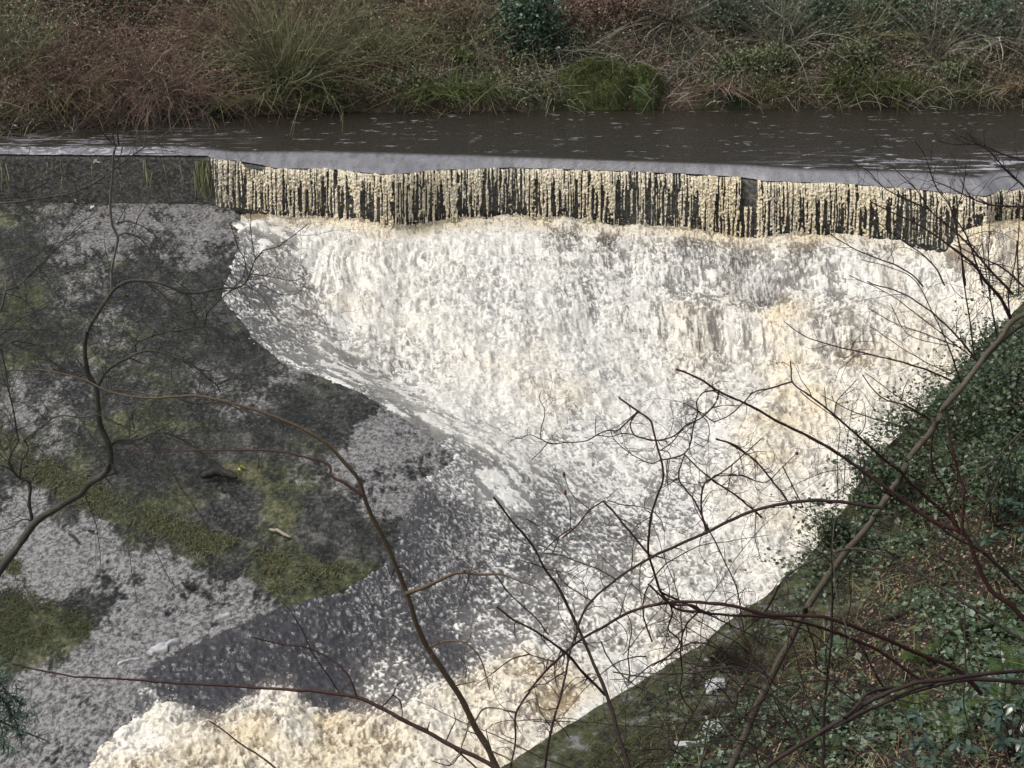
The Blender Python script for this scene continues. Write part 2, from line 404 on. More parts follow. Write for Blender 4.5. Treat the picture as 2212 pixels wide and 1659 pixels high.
m, nt, b = mat('whitewater', .3, .5)
fo = attr(nt, 'foam'); n1 = noise(nt, 11, 3, .75); n2 = noise(nt, 5, 5, .75)
f2 = math_(nt, 'ADD', fo, math_(nt, 'MULTIPLY', math_(nt, 'MULTIPLY', math_(nt, 'SUBTRACT', n1, .49), 3.4), math_(nt, 'MULTIPLY_ADD', attr(nt, 'cov'), 1.0, .12, clamp=True)), clamp=True)
f3 = math_(nt, 'SMOOTHSTEP' if False else 'MULTIPLY', f2, f2)
ta = attr(nt, 'tan')
fc = mixc(nt, ta, (.76, .76, .735), (.67, .57, .37))
fc = mixc(nt, math_(nt, 'MULTIPLY', n2, .5), fc, (.72, .66, .50))
cv = attr(nt, 'cov')
dk = mixc(nt, math_(nt, 'MULTIPLY', cv, cv), (.036, .034, .036), (.55, .54, .49))
dk = mixc(nt, math_(nt, 'MULTIPLY', ta, 1.1, clamp=True), dk, (.27, .20, .12))
cc = mixc(nt, f3, dk, fc)
nt.links.new(cc, b.inputs['Base Color'])
nt.links.new(math_(nt, 'MULTIPLY_ADD', f3, .5, .10), b.inputs['Roughness'])
bump(nt, b, math_(nt, 'ADD', n1, math_(nt, 'MULTIPLY', n2, 1.2)), .4, .05)
nt.links.new(math_(nt, 'MULTIPLY', f3, .7), b.inputs['Subsurface Weight']); b.inputs['Subsurface Radius'].default_value = (1, .9, .75); b.inputs['Subsurface Scale'].default_value = .07
WATER = m
river = link('river', mkmesh('river', V, F, A), m)
tag(river, 'white foaming water rushing over the weir slope into a dark choppy pool', 'river', kind='structure')

# ------------------------------------------------------------------ apron slab on the left
AC = np.array([(250,470,.66,.1),(400,460,.68,0),(455,520,.66,0),(350,540,.5,.1),(300,600,.25,.3),(150,520,.62,.2),(50,560,.2,.7),(40,650,.1,.8),(180,620,.5,.4),(250,700,.5,.45),(100,740,.1,.8),(500,620,.1,.1),(430,640,.05,.1),(550,760,.05,.1),(450,720,.06,.15),(330,690,.2,.3),
(150,840,.5,.2),(60,830,.45,.1),(60,900,.5,.1),(250,800,.35,.5),(370,830,.3,.5),(460,830,.45,.1),(530,870,.45,0),(620,815,.5,0),(640,860,.08,.1),(750,885,.1,.15),(700,930,.12,.3),(800,930,.9,0),(860,975,.92,0),(895,1010,.6,.05),(760,1010,.6,.1),(300,930,.08,.5),(450,950,.08,.5),(550,980,.08,.4),(600,1050,.08,.4),(400,1050,.12,.5),(200,985,.3,.4),(100,970,.5,.2),(650,1080,.1,.3),(700,1130,.08,.2),(790,1170,.08,.2),(640,1030,.42,.1),(520,1100,.35,.2),(550,1170,.15,.4),(820,1060,.7,0),(870,1030,.8,0),
(40,980,.3,.9),(150,1060,.2,.9),(300,1120,.2,.9),(450,1170,.2,.9),(600,1225,.2,.9),(700,1250,.15,.9),
(60,1100,.85,0),(200,1180,.85,0),(350,1250,.8,0),(500,1300,.8,0),(100,1280,.85,0),(50,1200,.9,0),(250,1350,.82,0),(200,1450,.82,0),(60,1500,.85,0),(150,1550,.8,0),(380,1330,.8,0),(100,1640,.75,0),(0,1700,.75,0),
(30,1330,.1,.95),(100,1350,.1,.95),(40,1400,.1,.95),(170,1350,.25,.7)], float)
AW = on_apron(AC[:, 0], AC[:, 1])
nc, nr = 760, 560
tx = np.linspace(0, 1, nc)[None, :]; iv = np.linspace(0, 1, nr)[:, None]
Ya = 1 / ((1 - iv) / 49.5 + iv / 15.0) + 0 * tx
Xa = -(Ya * .40 + 3) * (1 - tx) + tx * 0.5
Ya = np.minimum(Ya * 1.012, Yf(Xa) + .3)
sda = sdist(Xa, Ya, APW)
pale, green = idw(Xa, Ya, AW[:, :2], [AC[:, 2], AC[:, 3]])
za = apron_z(Xa, Ya)
# direction of the drainage: along the fall line, slightly to the right
q1 = fbm((Xa * .8 + Ya * .5) * 2.2, (Ya * .8 - Xa * .5) * .9, 4, 61)
q2 = vn(Xa * 9, Ya * 4, 62) * .5 + vn(Xa * 18, Ya * 8, 63) * .5
q3 = fbm(Xa * .8, Ya * .8, 4, 64)
q4 = vn(Xa * 3.2 + Ya * 1.3, Ya * 2.2 - Xa * .9, 69)
pw_ = smooth(-.35, .35, (q1 * .28 + q3 * .14 + q2 * .40 + q4 * .18 - .5) * 3.2 + pale * 2.0 - 1.18) * (.15 + .85 * smooth(.05, .6, pale))
gw_ = smooth(-.3, .3, (q3 - .5) * 1.8 + (q1 - .5) * .8 + green - .66)
ter = .02 * (billow(Xa * 2.4, Ya * 2.4, 4, 65) - .4) + .035 * gw_ * fbm(Xa * 5, Ya * 5, 3, 66) + .03 * (q2 - .5) + .02 * (q1 - .5)
ter += .05 * (fbm(Xa * .5, Ya * .5, 3, 68) - .5)
Pa = np.stack([Xa, Ya, za + ter - .1 * smooth(.3, .6, sda)], -1).reshape(-1, 3)
V, F, A = compact(Pa, gridF(nr, nc, sda < .5), {'pale': pw_, 'green': gw_, 'cov': pale, 'streak': np.clip((q1 * .5 + q2 * .3 + q4 * .2 - .5) * 2.6 + .5, 0, 1)})
m, nt, b = mat('wet_apron', .35, .22)
n1 = noise(nt, 1, 4, .85, sc3=(11, 8, 11)); n2 = noise(nt, 5, 4, .65); n3 = noise(nt, 40, 2, .8)
pa = attr(nt, 'pale'); gr = attr(nt, 'green')
sk = attr(nt, 'streak'); bl = noise(nt, 1, 4, .75, sc3=(4.5, 3.2, 4))
tx_ = math_(nt, 'ADD', math_(nt, 'MULTIPLY', sk, .18), math_(nt, 'ADD', math_(nt, 'MULTIPLY', n1, .50), math_(nt, 'MULTIPLY', bl, .33)))
dark = mixc(nt, gr, ramp(nt, tx_, [(.42, (.008, .009, .008)), (.50, (.026, .027, .022)), (.56, (.05, .05, .044)), (.66, (.14, .135, .12))]),
            ramp(nt, tx_, [(.42, (.010, .013, .006)), (.50, (.035, .042, .016)), (.56, (.065, .07, .028)), (.66, (.15, .14, .07))]))
pc = ramp(nt, n1, [(.42, (.10, .097, .092)), (.5, (.20, .193, .185)), (.58, (.32, .31, .30))])  # pale silt film and concrete, with wet sky highlights put into the colour
p2 = math_(nt, 'ADD', pa, math_(nt, 'MULTIPLY', math_(nt, 'MULTIPLY', math_(nt, 'SUBTRACT', n1, .5), 3.2), math_(nt, 'MULTIPLY_ADD', attr(nt, 'cov'), 1.2, .1, clamp=True)), clamp=True)
nt.links.new(mixc(nt, p2, dark, pc), b.inputs['Base Color'])
nt.links.new(math_(nt, 'MULTIPLY_ADD', n2, .5, .25), b.inputs['Roughness'])
bump(nt, b, math_(nt, 'ADD', n1, math_(nt, 'MULTIPLY', n3, .4)), .7, .05)
ap = link('apron', mkmesh('apron', V, F, A), m)
tag(ap, 'sloping wet stone apron with dark moss and thin draining water', 'apron', kind='structure')

# ------------------------------------------------------------------ upper river and glassy lip
nc, nr1, nr2 = 900, 200, 26
Xu = np.linspace(-24, 21, nc)[None, :] + np.zeros((nr1 + nr2, 1))
a1 = np.linspace(0, 1, nr1)[:, None]; a2 = np.linspace(0, 1, nr2 + 1)[1:, None]
xs = Xu[:1]
Yu = np.concatenate([Yc(xs) + 15 * (1 - a1) ** 1.15, Yc(xs) * (1 - a2) + Yt(xs) * a2])
zl = np.concatenate([0 * a1 + 0 * xs, Zt(xs) * (a2 ** 1.6)])
rp = (fbm(Xu * .9, Yu * 2.4, 4, 71) - .5) * .035 + (fbm(Xu * 3, Yu * 9, 3, 72) - .5) * .02
turb = smooth(6, 14, Xu) * smooth(4, .5, Yu - Yc(Xu)) + .5 * smooth(5, 0, Yu - Yc(Xu)) * smooth(-7, -12, Xu)
rp = rp * (.5 + 1.2 * turb)
lipk = smooth(.3, -.3, Yu - Yc(Xu))
rp = rp * (1 - .6 * lipk) + lipk * (fbm(Xu * 5, Yu * 1.5, 3, 73) - .5) * .02
fleck_sheen = .7 * smooth(.66, .76, fbm(Xu * 1.4, Yu * 3.5, 4, 74)) * smooth(.55, .75, vn(Xu * 6, Yu * 16, 75)) * (.6 + turb) * (1 - lipk)
fleck_sheen = np.maximum(fleck_sheen, smooth(.55, .75, fbm(Xu * 1.2, Yu * 7, 4, 76)) * turb * .8 * (1 - lipk))
fleck_sheen = np.maximum(fleck_sheen, lipk * .34 * (.6 + .8 * fbm(Xu * 6, Yu * 2, 3, 77)))  # pale sky reflection on the lip, painted into the colour
leftk = smooth(-10.2, -11.0, Xu)
fleck_sheen = np.maximum(fleck_sheen, .7 * leftk * smooth(.3, -.1, Yu - Yc(Xu)) * smooth(.45, .8, vn(Xu * 7, Yu * 9, 78)))  # painted highlights on the thin water along the left crest
me = mkmesh('upper_river', np.stack([Xu, Yu, zl + rp], -1).reshape(-1, 3), gridF(nr1 + nr2, nc)[:, ::-1], {'fleck': fleck_sheen})
m, nt, b = mat('dark_river', .12, .5)
n = noise(nt, 1, 4, .7, sc3=(5, 16, 5)); fk_sheen = attr(nt, 'fleck'); n5 = noise(nt, 30, 2, .7)  # holds real foam flecks plus the painted lip and crest sheen
fk2 = math_(nt, 'MULTIPLY', fk_sheen, math_(nt, 'MULTIPLY_ADD', n5, 1.6, .1), clamp=True)
nt.links.new(mixc(nt, fk2, (.030, .025, .018), (.62, .62, .66)), b.inputs['Base Color'])
nt.links.new(math_(nt, 'MULTIPLY_ADD', fk_sheen, .5, .12), b.inputs['Roughness'])
bump(nt, b, n, .55, .06)
up = link('upper_river', me, m)
tag(up, 'smooth dark brown river above the weir, bending over the lip', 'river', kind='structure')

# ------------------------------------------------------------------ weir wall (masonry behind the curtain)
xs = np.linspace(-24, 21, 420)
yt = Yt(xs) + .02; zt = np.minimum(Zt(xs) - .02, -.07)
yb = yt - .12
lev = [(0.55, 0.0, None), (0.02, 0, None)]
rows = [np.stack([xs, yt + 1.1, zt - .1], 1), np.stack([xs, yt + .1, zt], 1), np.stack([xs, yt, zt - .05], 1)]
for t in np.linspace(.06, 1, 22):
    n_ = (fbm(xs * 1.6, np.full_like(xs, t * 3.2), 4, 81) - .5) * .12
    rows.append(np.stack([xs, yt - .14 * t + n_ * t, zt - .05 + (Zf(xs) - .35 - zt) * t], 1))
rows = np.stack(rows)
m, nt, b = mat('wet_dark_stone', .32, .5)
n1 = noise(nt, 9, 4, .7); n2 = noise(nt, 1, 4, .7, sc3=(5, 5, .8)); n3 = noise(nt, 40, 2, .8)
c = ramp(nt, n1, [(.38, (.018, .018, .016)), (.5, (.055, .053, .046)), (.62, (.14, .135, .115))])
c = mixc(nt, math_(nt, 'MULTIPLY', math_(nt, 'SUBTRACT', n2, .55, clamp=True), 5, clamp=True), c, (.075, .075, .03))
c = mixc(nt, math_(nt, 'MULTIPLY', math_(nt, 'SUBTRACT', n3, .62, clamp=True), 5, clamp=True), c, (.3, .29, .27))
nt.links.new(c, b.inputs['Base Color']); bump(nt, b, n1, .8, .08)
ww = link('weir_wall', mkmesh('weir_wall', rows.reshape(-1, 3), gridF(*rows.shape[:2])), m)
tag(ww, 'dark wet stone weir wall, bare at its left end', 'weir', kind='structure')

# ------------------------------------------------------------------ the falling curtain
nc, nr = 2000, 130
xa = np.linspace(at_z(452., 345., -.1)[0], 19, nc)[None, :]; t = np.linspace(0, 1, nr)[:, None]
yt = Yt(xa) + .03; zt = Zt(xa) + .035; zb = Zf(xa) - .15 - .55 * smooth(12.5, 14, xa)
lean = smooth(-9.2, -10.6, xa)
Xq = xa + .55 * lean * t ** 1.5 + .02 * (vn(xa * 9 + 0 * t, t * 6 + 0 * xa, 91) - .5)
Yq = yt - .42 * t ** .6
Zq = zt + (zb - zt) * (t ** 1.15)
hz = (zt - Zq)
cell = vn(xa * 12 + 0 * t, hz * .7, 92) * .20 + vn(xa * 32 + .5 * vn(xa * 5, hz * 3, 89), hz * 1.3, 93) * .68 + vn(xa * 3 + 0 * t, hz * .4, 94) * .12
bead = vn(xa * 24 + 0 * t, hz * 22, 95)
bead2 = vn(xa * 12 + .4 * vn(xa * 3, hz * 4, 90), hz * 11, 96)
den = cell * 1.25 + .22 * bead + .22 * bead2
wide = fbm(xa * .45 + 0 * t, 0 * t + 0 * xa, 2, 97)
big = smooth(1.9, 2.4, np.abs(xa - at_y(1625., 400., 46.)[0]) * 10) 
thr = .68 - .20 * smooth(.35, 0, t) + .16 * smooth(.25, .85, t) * (1.25 - wide) + .08 * smooth(.45, .36, wide)
top0 = .06 * vn(xa * 5, 0 * xa, 98) + .16 * (1 - big) * 3 + .12 * smooth(.72, .8, vn(xa * .7, 0 * xa, 99))
keep = (den > thr) & (t > top0)
Yq = Yq - .09 * (den - .6) - .07 * bead * smooth(0, .3, t)
V, F, A = compact(np.stack([Xq, Yq, Zq + 0 * xa], -1).reshape(-1, 3), gridF(nr, nc, keep),
                  {'tan': np.clip(.62 + .5 * (wide - .5) + .4 * (bead - .5), 0, 1) * (1 - .75 * lean), 'foam': np.clip((den - thr) * 3 + .35, 0, 1)})
m, nt, b = mat('falling_water', .25, .5)
ta = attr(nt, 'tan'); n = noise(nt, 40, 2, .8); n2 = noise(nt, 14, 2, .8)
c = mixc(nt, ta, (.75, .75, .72), (.80, .65, .36))
c = mixc(nt, math_(nt, 'MULTIPLY', math_(nt, 'SUBTRACT', .63, math_(nt, 'MULTIPLY', math_(nt, 'ADD', n, n2), .6), clamp=True), 6.0, clamp=True), c, (.16, .14, .09))
nt.links.new(c, b.inputs['Base Color']); bump(nt, b, n2, .8, .05)
cu = link('water_curtain', mkmesh('water_curtain', V, F, A), m)
tag(cu, 'cream beaded curtain of water falling from the weir lip', 'waterfall', kind='structure')

# spray droplets thrown off the falls: small faceted flecks of foam
n = 26000
k = rng.integers(0, len(P3), 400000); k = k[(ok.ravel()[k]) & (amp.ravel()[k] > .17) & (sd.ravel()[k] > .6)]
k = k[:n]
Pd = P3[k] + np.stack([rng.normal(size=len(k)) * .06, rng.normal(size=len(k)) * .06, rng.exponential(.07, len(k))], 1)
sz = (.010 + .018 * rng.random(len(k)) ** 2) * (Pd[:, 1] / 40)
oc = np.array([(1, 0, 0), (0, 1, 0), (-1, 0, 0), (0, -1, 0), (0, 0, 1), (0, 0, -1)], float)
Vd = (Pd[:, None, :] + oc[None] * sz[:, None, None]).reshape(-1, 3)
of = np.array([(0, 1, 4), (1, 2, 4), (2, 3, 4), (3, 0, 4), (1, 0, 5), (2, 1, 5), (3, 2, 5), (0, 3, 5)])
Fd = (np.arange(len(k))[:, None, None] * 6 + of[None]).reshape(-1, 3)
m, nt, b = mat('spray', .3, .5)
nt.links.new(mixc(nt, attr(nt, 'tan'), (.82, .81, .78), (.7, .55, .33)), b.inputs['Base Color'])
o = link('spray', mkmesh('spray', Vd, Fd, {'tan': np.repeat(tan_.ravel()[k], 6)}), m)
tag(o, 'white spray droplets thrown up above the rapids', 'spray', kind='stuff')

# ------------------------------------------------------------------ river bed and outer ground
V = np.array([(-300, -200, -7), (300, -200, -7), (300, 45, -7), (-300, 45, -7)], float)
m, nt, b = mat('river_bed', .8); nt.links.new(ramp(nt, noise(nt, 2), [(.3, (.03, .025, .02)), (.7, (.08, .07, .05))]), b.inputs['Base Color'])
tag(link('river_bed', mkmesh('river_bed', V, np.array([[0, 1, 2, 3]])), m), 'dark stony river bed under the water', 'ground', kind='structure')
# ================================================================== far bank
WL = np.array([(-600,300),(0,288),(150,278),(300,266),(500,253),(700,242),(1000,241),(1200,238),(1500,236),(1800,233),(2212,231),(2900,229)], float)
wl = at_z(WL[:, 0], WL[:, 1], 0.0)
def Yw(X): return np.interp(X, wl[:, 0], wl[:, 1])
def far_z(X, Y):
    s = Y - Yw(X)
    n = fbm(X * .35, Y * .35, 4, 101) - .5
    z = np.interp(s, [-1, 0, .15, 1.2, 4, 16, 30, 60], [-.6, -.1, .35, .9, 2.6, 13, 20, 26])
    return z + n * np.clip(s, 0, 2.2) * .8
xb = np.linspace(-95, 95, 460)[None, :]; sb = (np.linspace(0, 1, 150)[:, None] ** 2) * 62 - .8
Yb = Yw(xb) + sb; Xb = xb + 0 * sb
Zb = far_z(Xb, Yb) + .12 * (fbm(Xb * 2, Yb * 2, 3, 102) - .5) * smooth(0, .5, sb)
m, nt, b = mat('leaf_litter', .85)
n1 = noise(nt, 4, 5, .75); n2 = noise(nt, .35, 3, .6)
c = ramp(nt, n1, [(.3, (.02, .016, .011)), (.5, (.09, .062, .042)), (.68, (.17, .115, .075)), (.85, (.28, .22, .15))])
c2 = ramp(nt, n1, [(.3, (.012, .014, .007)), (.6, (.04, .05, .02)), (.85, (.09, .11, .04))])
nt.links.new(mixc(nt, math_(nt, 'MULTIPLY', math_(nt, 'SUBTRACT', n2, .42, clamp=True), 5, clamp=True), c, c2), b.inputs['Base Color'])
bump(nt, b, n1, .9, .15)
LITTER = m
tag(link('far_bank', mkmesh('far_bank', np.stack([Xb, Yb, Zb], -1).reshape(-1, 3), gridF(150, 460)), LITTER),
    'steep far river bank of brown leaf litter and dark earth', 'river bank', kind='structure')

G = lambda *c: [(i / (len(c) - 1), x) for i, x in enumerate(c)]
M_OLIVE = varmat('olive_twigs', G((0.098, 0.098, 0.059), (0.195, 0.195, 0.098), (0.332, 0.332, 0.176)), .8)
M_RED = varmat('red_brown_twigs', G((0.085, 0.059, 0.046), (0.207, 0.134, 0.100), (0.378, 0.268, 0.201)), .8)
M_GREY = varmat('grey_twigs', G((0.099, 0.090, 0.074), (0.248, 0.231, 0.182), (0.494, 0.461, 0.362)), .8)
M_RUST = varmat('dead_fern_leaves', G((0.110, 0.071, 0.054), (0.244, 0.159, 0.116), (0.415, 0.305, 0.232)), .85)
M_DKGRN = varmat('dark_evergreen_leaves', G((0.024, 0.045, 0.029), (0.062, 0.113, 0.062), (0.145, 0.228, 0.145)), .35, .5)
M_HOLLY = varmat('holly_leaves', G((0.034, 0.056, 0.037), (0.093, 0.139, 0.082), (0.232, 0.301, 0.209)), .35, .5)
M_BRAM = varmat('bramble_leaves', G((0.062, 0.073, 0.030), (0.145, 0.177, 0.073), (0.290, 0.332, 0.166)), .5, .4)
M_FERN = varmat('fern_green', G((.055, .08, .022), (.12, .16, .045), (.22, .27, .10)), .55, .3, trans=.25)
M_GRASS = varmat('bank_grass', G((0.077, 0.099, 0.028), (0.165, 0.187, 0.066), (0.330, 0.308, 0.154)), .7, .2, trans=.2)
M_STRAW = varmat('dead_grass', G((.15, .10, .055), (.28, .20, .11), (.42, .33, .20)), .8)
M_MOSS = varmat('moss', G((.06, .075, .02), (.12, .15, .035), (.20, .23, .07)), .8, nscale=3)

def blob_pts(c, r, n, seed, hollow=.35, clump=7):
    """points in clumps through an uneven crown volume"""
    rg = np.random.default_rng(seed); K = max(6, n // 90)
    cc = rg.normal(size=(K, 3)); cc /= np.linalg.norm(cc, axis=1, keepdims=True)
    cc *= (hollow + (1 - hollow) * rg.random((K, 1))) * np.array(r)
    k = rg.integers(0, K, n); sc_ = .16 + .2 * rg.random(K)
    p = cc[k] + rg.normal(size=(n, 3)) * np.array(r) * sc_[k][:, None]
    return p + np.array(c), k
def twigfan(base, r, n, length, seed, spread=.8, up=1.0, curl=.5, grav=.3, rad0=.012, sub=3, M=7, lean=(0, 0, 0)):
    rg = np.random.default_rng(seed)
    B = np.array(base) + rg.normal(size=(n, 3)) * np.array(r); 
    dr = rg.normal(size=(n, 3)) * spread; dr[:, 2] = up * (.4 + np.abs(dr[:, 2])); dr += np.array(lean)
    L = length * (.5 + .6 * rg.random(n))
    C = sprout(B, dr, L, M, curl, grav, seed)
    R = rad0 * (.5 + rg.random(n))[:, None] * np.linspace(1, .3, M)[None, :]
    out = [tubes(C, R, 3)]
    if sub:
        k = rg.integers(0, n, n * sub); mi = rg.integers(1, M, n * sub)
        b2 = C[k, mi]; d2 = rg.normal(size=(n * sub, 3)) * .9 + (C[k, mi] - C[k, mi - 1]) * 3
        C2 = sprout(b2, d2, L[k] * .38 * (.4 + rg.random(n * sub)), 4, .5, grav, seed + 1)
        out.append(tubes(C2, (rad0 * .45 * np.ones((n * sub, 4))) * np.linspace(1, .4, 4)[None, :], 3))
    return out, C

def far_at(px, py, s):
    """point on the far bank s metres up from the water below pixel column px"""
    X = (px - PW / 2) / FPX * 60
    X = np.array([X]); Y = Yw(X) + s
    X = (px - PW / 2) / FPX * (Y * CP + 10 * SP)
    Y = Yw(X) + s
    return float(X[0]), float(Y[0])
def shrub(name, label, cat, px, s, zoff, r, kind, n, seed, matl, group=None, leaf=.1, tw=None, tmat=None, tl=2.0, ta=.012, **kw):
    x, y = far_at(px, 0, s); z = float(far_z(np.array([x]), np.array([y]))[0])
    root = tag(empty(name, (x, y, z)), label, cat, group)
    if tw:
        pr_, C = twigfan((0, 0, 0), (r[0] * .35, r[1] * .35, .1), tw, tl, seed, rad0=ta, **kw)
        put('stems', pr_, tmat or M_OLIVE, root)
        if n and kind == 'tips':
            rg = np.random.default_rng(seed + 5); k = rg.integers(0, len(C), n); mi = rg.integers(2, C.shape[1], n)
            P = C[k, mi] + rg.normal(size=(n, 3)) * .15
            put('foliage', [leaves(P, leaf, seed=seed)], matl, root)
    if n and kind == 'crown':
        P, k = blob_pts((0, 0, zoff), r, n, seed)
        P = P[P[:, 2] > -.2]
        vr = np.clip(np.random.default_rng(seed).random(len(P)) * .7 + .3 * np.random.default_rng(seed + 1).random(400)[k[:len(P)] % 400], 0, 1)
        put('foliage', [leaves(P, leaf, seed=seed, aspect=.6, var=vr)], matl, root)
    return root

# --- a dense ground layer of brambles, dead bracken and leaves over the whole bank
rg = np.random.default_rng(50)
n = 120000
sx = rg.random(n) ** 1.2 * 8.5 + .1; x = rg.uniform(-26, 26, n); y = Yw(x) + sx
km = ~((sx < 2.6) & (x > 1.5) & (x < 7.2)) | (rg.random(n) < .25); x, y, sx = x[km], y[km], sx[km]; n = len(x)
z = far_z(x, y)
zone = fbm(x * .35, y * .5, 3, 110)
P = np.stack([x, y, z + rg.random(n) ** 1.5 * .8 * smooth(0, .6, sx)], 1)
lv = smooth(.45, .6, zone); mdx = (x - 5.0 * 1.0)
a = rg.random(n) < (.35 + .4 * lv) * smooth(-14, -2, x) + .12
put_ = put('bramble_leaves', [leaves(P[a], .10, seed=51)], M_BRAM); tag(put_, 'low green bramble leaves covering the far bank', 'undergrowth', kind='stuff')
tag(put('dead_leaves', [leaves(P[~a], .11, seed=52)], M_RUST), 'brown dead bracken and leaf litter on the far bank', 'leaf litter', kind='stuff')
n = 11000
sx = rg.random(n) * 7; x = rg.uniform(-25, 25, n); y = Yw(x) + sx; B = np.stack([x, y, far_z(x, y)], 1)
dr = rg.normal(size=(n, 3)); dr[:, 2] = np.abs(dr[:, 2]) * 1.2; dr[:, 1] -= .4
C = sprout(B, dr, .7 + 1.2 * rg.random(n), 7, 1.4, 1.2, 53)
red = (x < -3) & (rg.random(n) < .8) | (rg.random(n) < .25)
for nm, k, mm, lb in (('bramble_stems', red, M_RED, 'arching red-brown bramble stems tangled along the far bank'), ('dead_stems', ~red, M_GREY, 'thin grey dead stems tangled in the far undergrowth')):
    tag(put(nm, [tubes(C[k], np.linspace(.013, .004, 7)[None, :] * (.6 + rg.random(k.sum()))[:, None], 3)], mm), lb, 'brambles', kind='stuff')
# fringe of drooping grass and roots at the waterline
n = 4200
x = rg.uniform(-25, 25, n); s_ = rg.random(n) * .9 - .02; y = Yw(x) + s_
dens = fbm(x * .8, x * 0, 3, 112); k = (dens > .50) & ~((x > 1.5) & (x < 7.2))
P = np.stack([x, y, far_z(x, y) + .1], 1)[k]
tag(put('waterline_grass', [blades(P, .55, .03, 1.3, 54, 5, 1.6)], M_GRASS), 'drooping grass fringe along the far waterline', 'grass', kind='stuff')

# --- countable shrubs, left to right
shrub('bramble_bush', 'tall red-brown thicket of bare stems at the far left of the far bank', 'thicket', 130, 1.6, 0, (2.0, 1.0, .8), 'tips', 300, 60, M_RUST, tw=260, tmat=M_RED, tl=2.8, spread=.9, curl=.9, grav=.7, sub=4)
shrub('bramble_bush', 'wide red-brown bramble thicket overhanging the dark undercut bank', 'thicket', 330, 1.0, 0, (3.0, .8, .8), 'tips', 500, 61, M_RUST, tw=520, tmat=M_RED, tl=3.0, spread=1.0, curl=1.2, grav=1.0, sub=4, lean=(0, -.3, 0))
shrub('bramble_bush', 'reddish thicket behind the olive willow shrub, on its left', 'thicket', 500, 3.6, 0, (2.2, .8, .8), 'tips', 300, 62, M_RUST, tw=300, tmat=M_RED, tl=2.6, spread=.9, curl=.9, grav=.5, sub=4)
shrub('willow_shrub', 'olive green leafless willow shrub with stems fanning up from the waterline', 'shrub', 620, .9, 0, (.7, .5, .3), 'tips', 900, 63, M_BRAM, tw=240, tmat=M_OLIVE, tl=4.6, ta=.02, spread=.62, curl=.5, grav=.1, sub=5, leaf=.08)
shrub('willow_shrub', 'second olive shrub, looser, right of the fanning willow', 'shrub', 820, 2.2, 0, (1.2, .6, .3), 'tips', 900, 64, M_BRAM, tw=170, tmat=M_OLIVE, tl=3.4, ta=.014, spread=.8, curl=.6, grav=.2, sub=4, leaf=.09)
shrub('grey_bush', 'pale green-grey bush at the upper left edge of the far bank', 'bush', 30, 3.0, 1.2, (1.8, 1.0, 1.3), 'crown', 2200, 65, M_BRAM, tw=120, tmat=M_GREY, tl=2.6)
shrub('rhododendron', 'dark green rhododendron hanging down the middle of the far bank', 'rhododendron', 1140, 2.8, 1.0, (1.35, .9, 1.9), 'crown', 5200, 66, M_DKGRN, leaf=.16, tw=50, tmat=M_GREY, tl=2.5)
shrub('rhododendron', 'small bright-leaved laurel sprig left of the dark rhododendron', 'laurel', 1005, 1.9, .5, (.55, .4, .4), 'crown', 420, 67, M_FERN, leaf=.15, tw=12, tmat=M_GREY, tl=1.0)
shrub('dead_bracken', 'large patch of rust brown bracken above the mossy mound', 'bracken', 1330, 3.6, .8, (2.3, 1.0, 1.1), 'crown', 6500, 68, M_RUST, leaf=.11, tw=120, tmat=M_RED, tl=1.6)
shrub('dead_bracken', 'smaller brown bracken patch left of the dark rhododendron', 'bracken', 960, 3.8, .6, (1.8, .9, 1.0), 'crown', 3600, 69, M_RUST, leaf=.1, tw=90, tmat=M_RED, tl=1.6)
for i, (px, s, rr, nn, lb, mm) in enumerate([
    (1560, 3.4, (1.6, 1.0, 1.3), 4200, 'dark holly bush right of the rust brown bracken', M_HOLLY),
    (1740, 3.2, (1.7, 1.0, 1.5), 4800, 'broad blue-green holly bush near the right of the far bank', M_DKGRN),
    (1930, 3.4, (1.7, 1.0, 1.5), 4800, 'tall dark holly bush above the bright fern clump', M_HOLLY),
    (2120, 2.8, (1.7, 1.0, 1.6), 4600, 'grey-green ivy-covered bush at the right edge of the far bank', M_HOLLY),
    (1830, 1.5, (1.2, .6, .7), 2600, 'low green bush trailing behind the bright fern clump', M_BRAM),
    (880, .9, (1.0, .5, .45), 1500, 'low ivy clump on the waterline right of the willow', M_BRAM),
    (1640, 1.4, (1.3, .6, .6), 2200, 'low tangled bush on the waterline right of the mossy mound', M_BRAM),
    (2060, 1.2, (.9, .5, .6), 1500, 'low green clump on the waterline at the right', M_BRAM)]):
    shrub('evergreen_bush', lb, 'bush', px, s, rr[2] * .55, rr, 'crown', nn, 80 + i, mm, leaf=.12, tw=40, tmat=M_GREY, tl=rr[2] * 1.3)
for i, (px, s_, lb, mm) in enumerate([(1000, 3.0, 'olive bare shrub between the willow and the dark rhododendron', M_OLIVE), (1450, 3.4, 'grey twiggy shrub above the right side of the mossy mound', M_GREY), (1680, 2.6, 'thin grey twiggy shrub left of the broad holly bush', M_GREY),
    (1850, 2.8, 'tall olive twiggy shrub behind the bright fern clump', M_OLIVE), (2010, 2.4, 'grey twiggy shrub right of the bright fern clump', M_GREY), (2180, 2.2, 'arching grey twiggy shrub at the right end of the far bank', M_GREY), (40, 2.0, 'arching olive shrub at the left end of the far bank', M_OLIVE)]):
    shrub('twiggy_shrub', lb, 'shrub', px, s_, 0, (.9, .6, .3), 'tips', 500, 180 + i, M_BRAM, tw=110, tmat=mm, tl=3.4, ta=.013, spread=.75, curl=.8, grav=.5, sub=4, leaf=.09)
